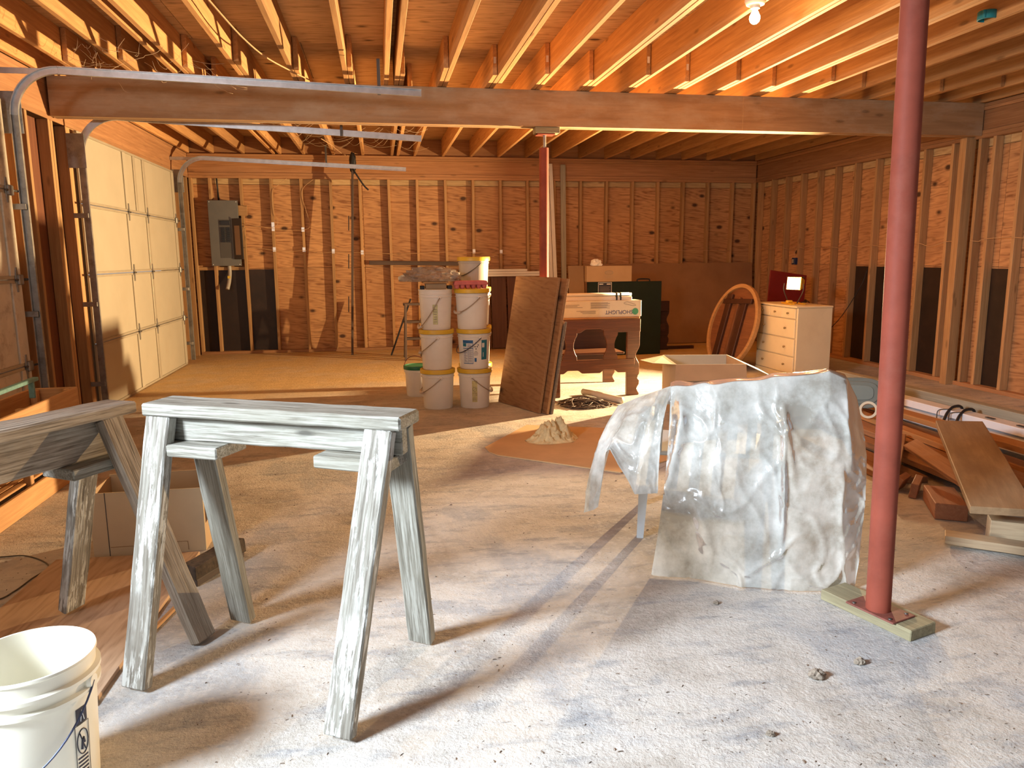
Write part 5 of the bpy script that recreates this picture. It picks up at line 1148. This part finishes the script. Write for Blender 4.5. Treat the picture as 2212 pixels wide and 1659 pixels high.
# white joist tags and cobwebs
for (x, y, z) in ((1.012, 6.115, 2.91), (1.425, 6.295, 2.92), (2.60, 6.12, 2.9), (3.02, 6.36, 2.9)):
    pass
rnd = random.Random(12); vs, fs = [], []
def strand(a, b, sag):
    p = [V(a).lerp(V(b), i / 8) + V((rnd.uniform(-.01, .01), rnd.uniform(-.01, .01), -sag * math.sin(pi * i / 8))) for i in range(9)]
    v, f = tube_data(p, .0011, 3); o = len(vs); vs.extend(v); fs.extend([tuple(k + o for k in q) for q in f])
for k in range(34):
    x = rnd.uniform(-2.3, -1.2); y = rnd.uniform(5.6, 6.7); strand((x, y, 2.78 + rnd.uniform(-.02, .05)), (x + rnd.uniform(-.25, .35), y + rnd.uniform(-.2, .2), 2.72 + rnd.uniform(-.1, .06)), rnd.uniform(.01, .06))
for k in range(40):
    x = rnd.uniform(-1.3, .4); y = rnd.uniform(8.3, 10.2); strand((x, y, 2.78), (x + rnd.uniform(.2, .45), y + rnd.uniform(-.3, .3), 2.78), rnd.uniform(.03, .12))
tag(put('cobwebs', mesh_of('cobwebs', vs, fs, True, M_cob)), 'wispy cobwebs hanging between the ceiling joists', 'cobweb', None, 'stuff')
# ------------------------------------------------------------------ litter on the slab
rnd = random.Random(21); vs, fs = [], []
def chip(x, y, s):
    o = len(vs); a = rnd.uniform(0, pi); h = s * rnd.uniform(.2, .6); l, w = s * rnd.uniform(.8, 2.6), s * rnd.uniform(.3, .8)
    ca, sa = math.cos(a), math.sin(a)
    for (u, v, z) in ((-l, -w * .6, 0), (l, -w, 0), (l * .8, w, 0), (-l, w, 0), (-l * .5, 0, h), (l * .4, 0, h * .8)):
        vs.append((x + (u * ca - v * sa) * .5, y + (u * sa + v * ca) * .5, .0005 + z))
    fs.extend([tuple(o + k for k in q) for q in ((0, 1, 5, 4), (1, 2, 5), (2, 3, 4, 5), (3, 0, 4))])
KEEP = ((.68, 2.1, 4.35, 5.9), (2.3, 3.4, 5.5, 6.6), (-1.55, -.85, 2.2, 3.95), (2.55, 3.6, 2.2, 7), (-2.3, -1.85, 3.6, 5.2), (-1.1, -.6, 1.7, 3.5), (1.6, 2.0, 2.1, 2.7), (.3, 1.1, 6.5, 7.7), (1.0, 2.6, 6.1, 8))
for k in range(6000):
    y = 1.6 + 5.5 * rnd.random() ** 1.6; x = rnd.uniform(-2.2, 3.4); 
    if any(a < x < b and c < y < d for a, b, c, d in KEEP): continue
    if noise.noise(V((x * 1.3, y * 1.3, 0))) < rnd.uniform(-.7, .35): continue
    chip(x, y, rnd.choice((.002, .0025, .003, .004, .006)) * rnd.uniform(.6, 1.2))
tag(put('litter', mesh_of('litter', vs, fs, False, M_debris)), 'scattered dark crumbs and chips over the concrete', 'litter', None, 'stuff')
for lb, x, y, s in (('pale clump of dried mud lying near the pole', 1.348, 2.05, .017), ('small dark mud clump just right of the pale one', 1.534, 2.10, .012), ('tiny crumb of mud in front of the plastic sheet', 1.255, 2.60, .008), ('small mud crumb near the bottom edge', 1.05, 1.80, .008)):
    tag(blob('mud_clump', (x, y, .0005), (s, s * .8, s * .8), M_clump, x * 9, amp=1.0, freq=2.4, ridged=True, sub=3), lb, 'mud clump', 'mud clumps')
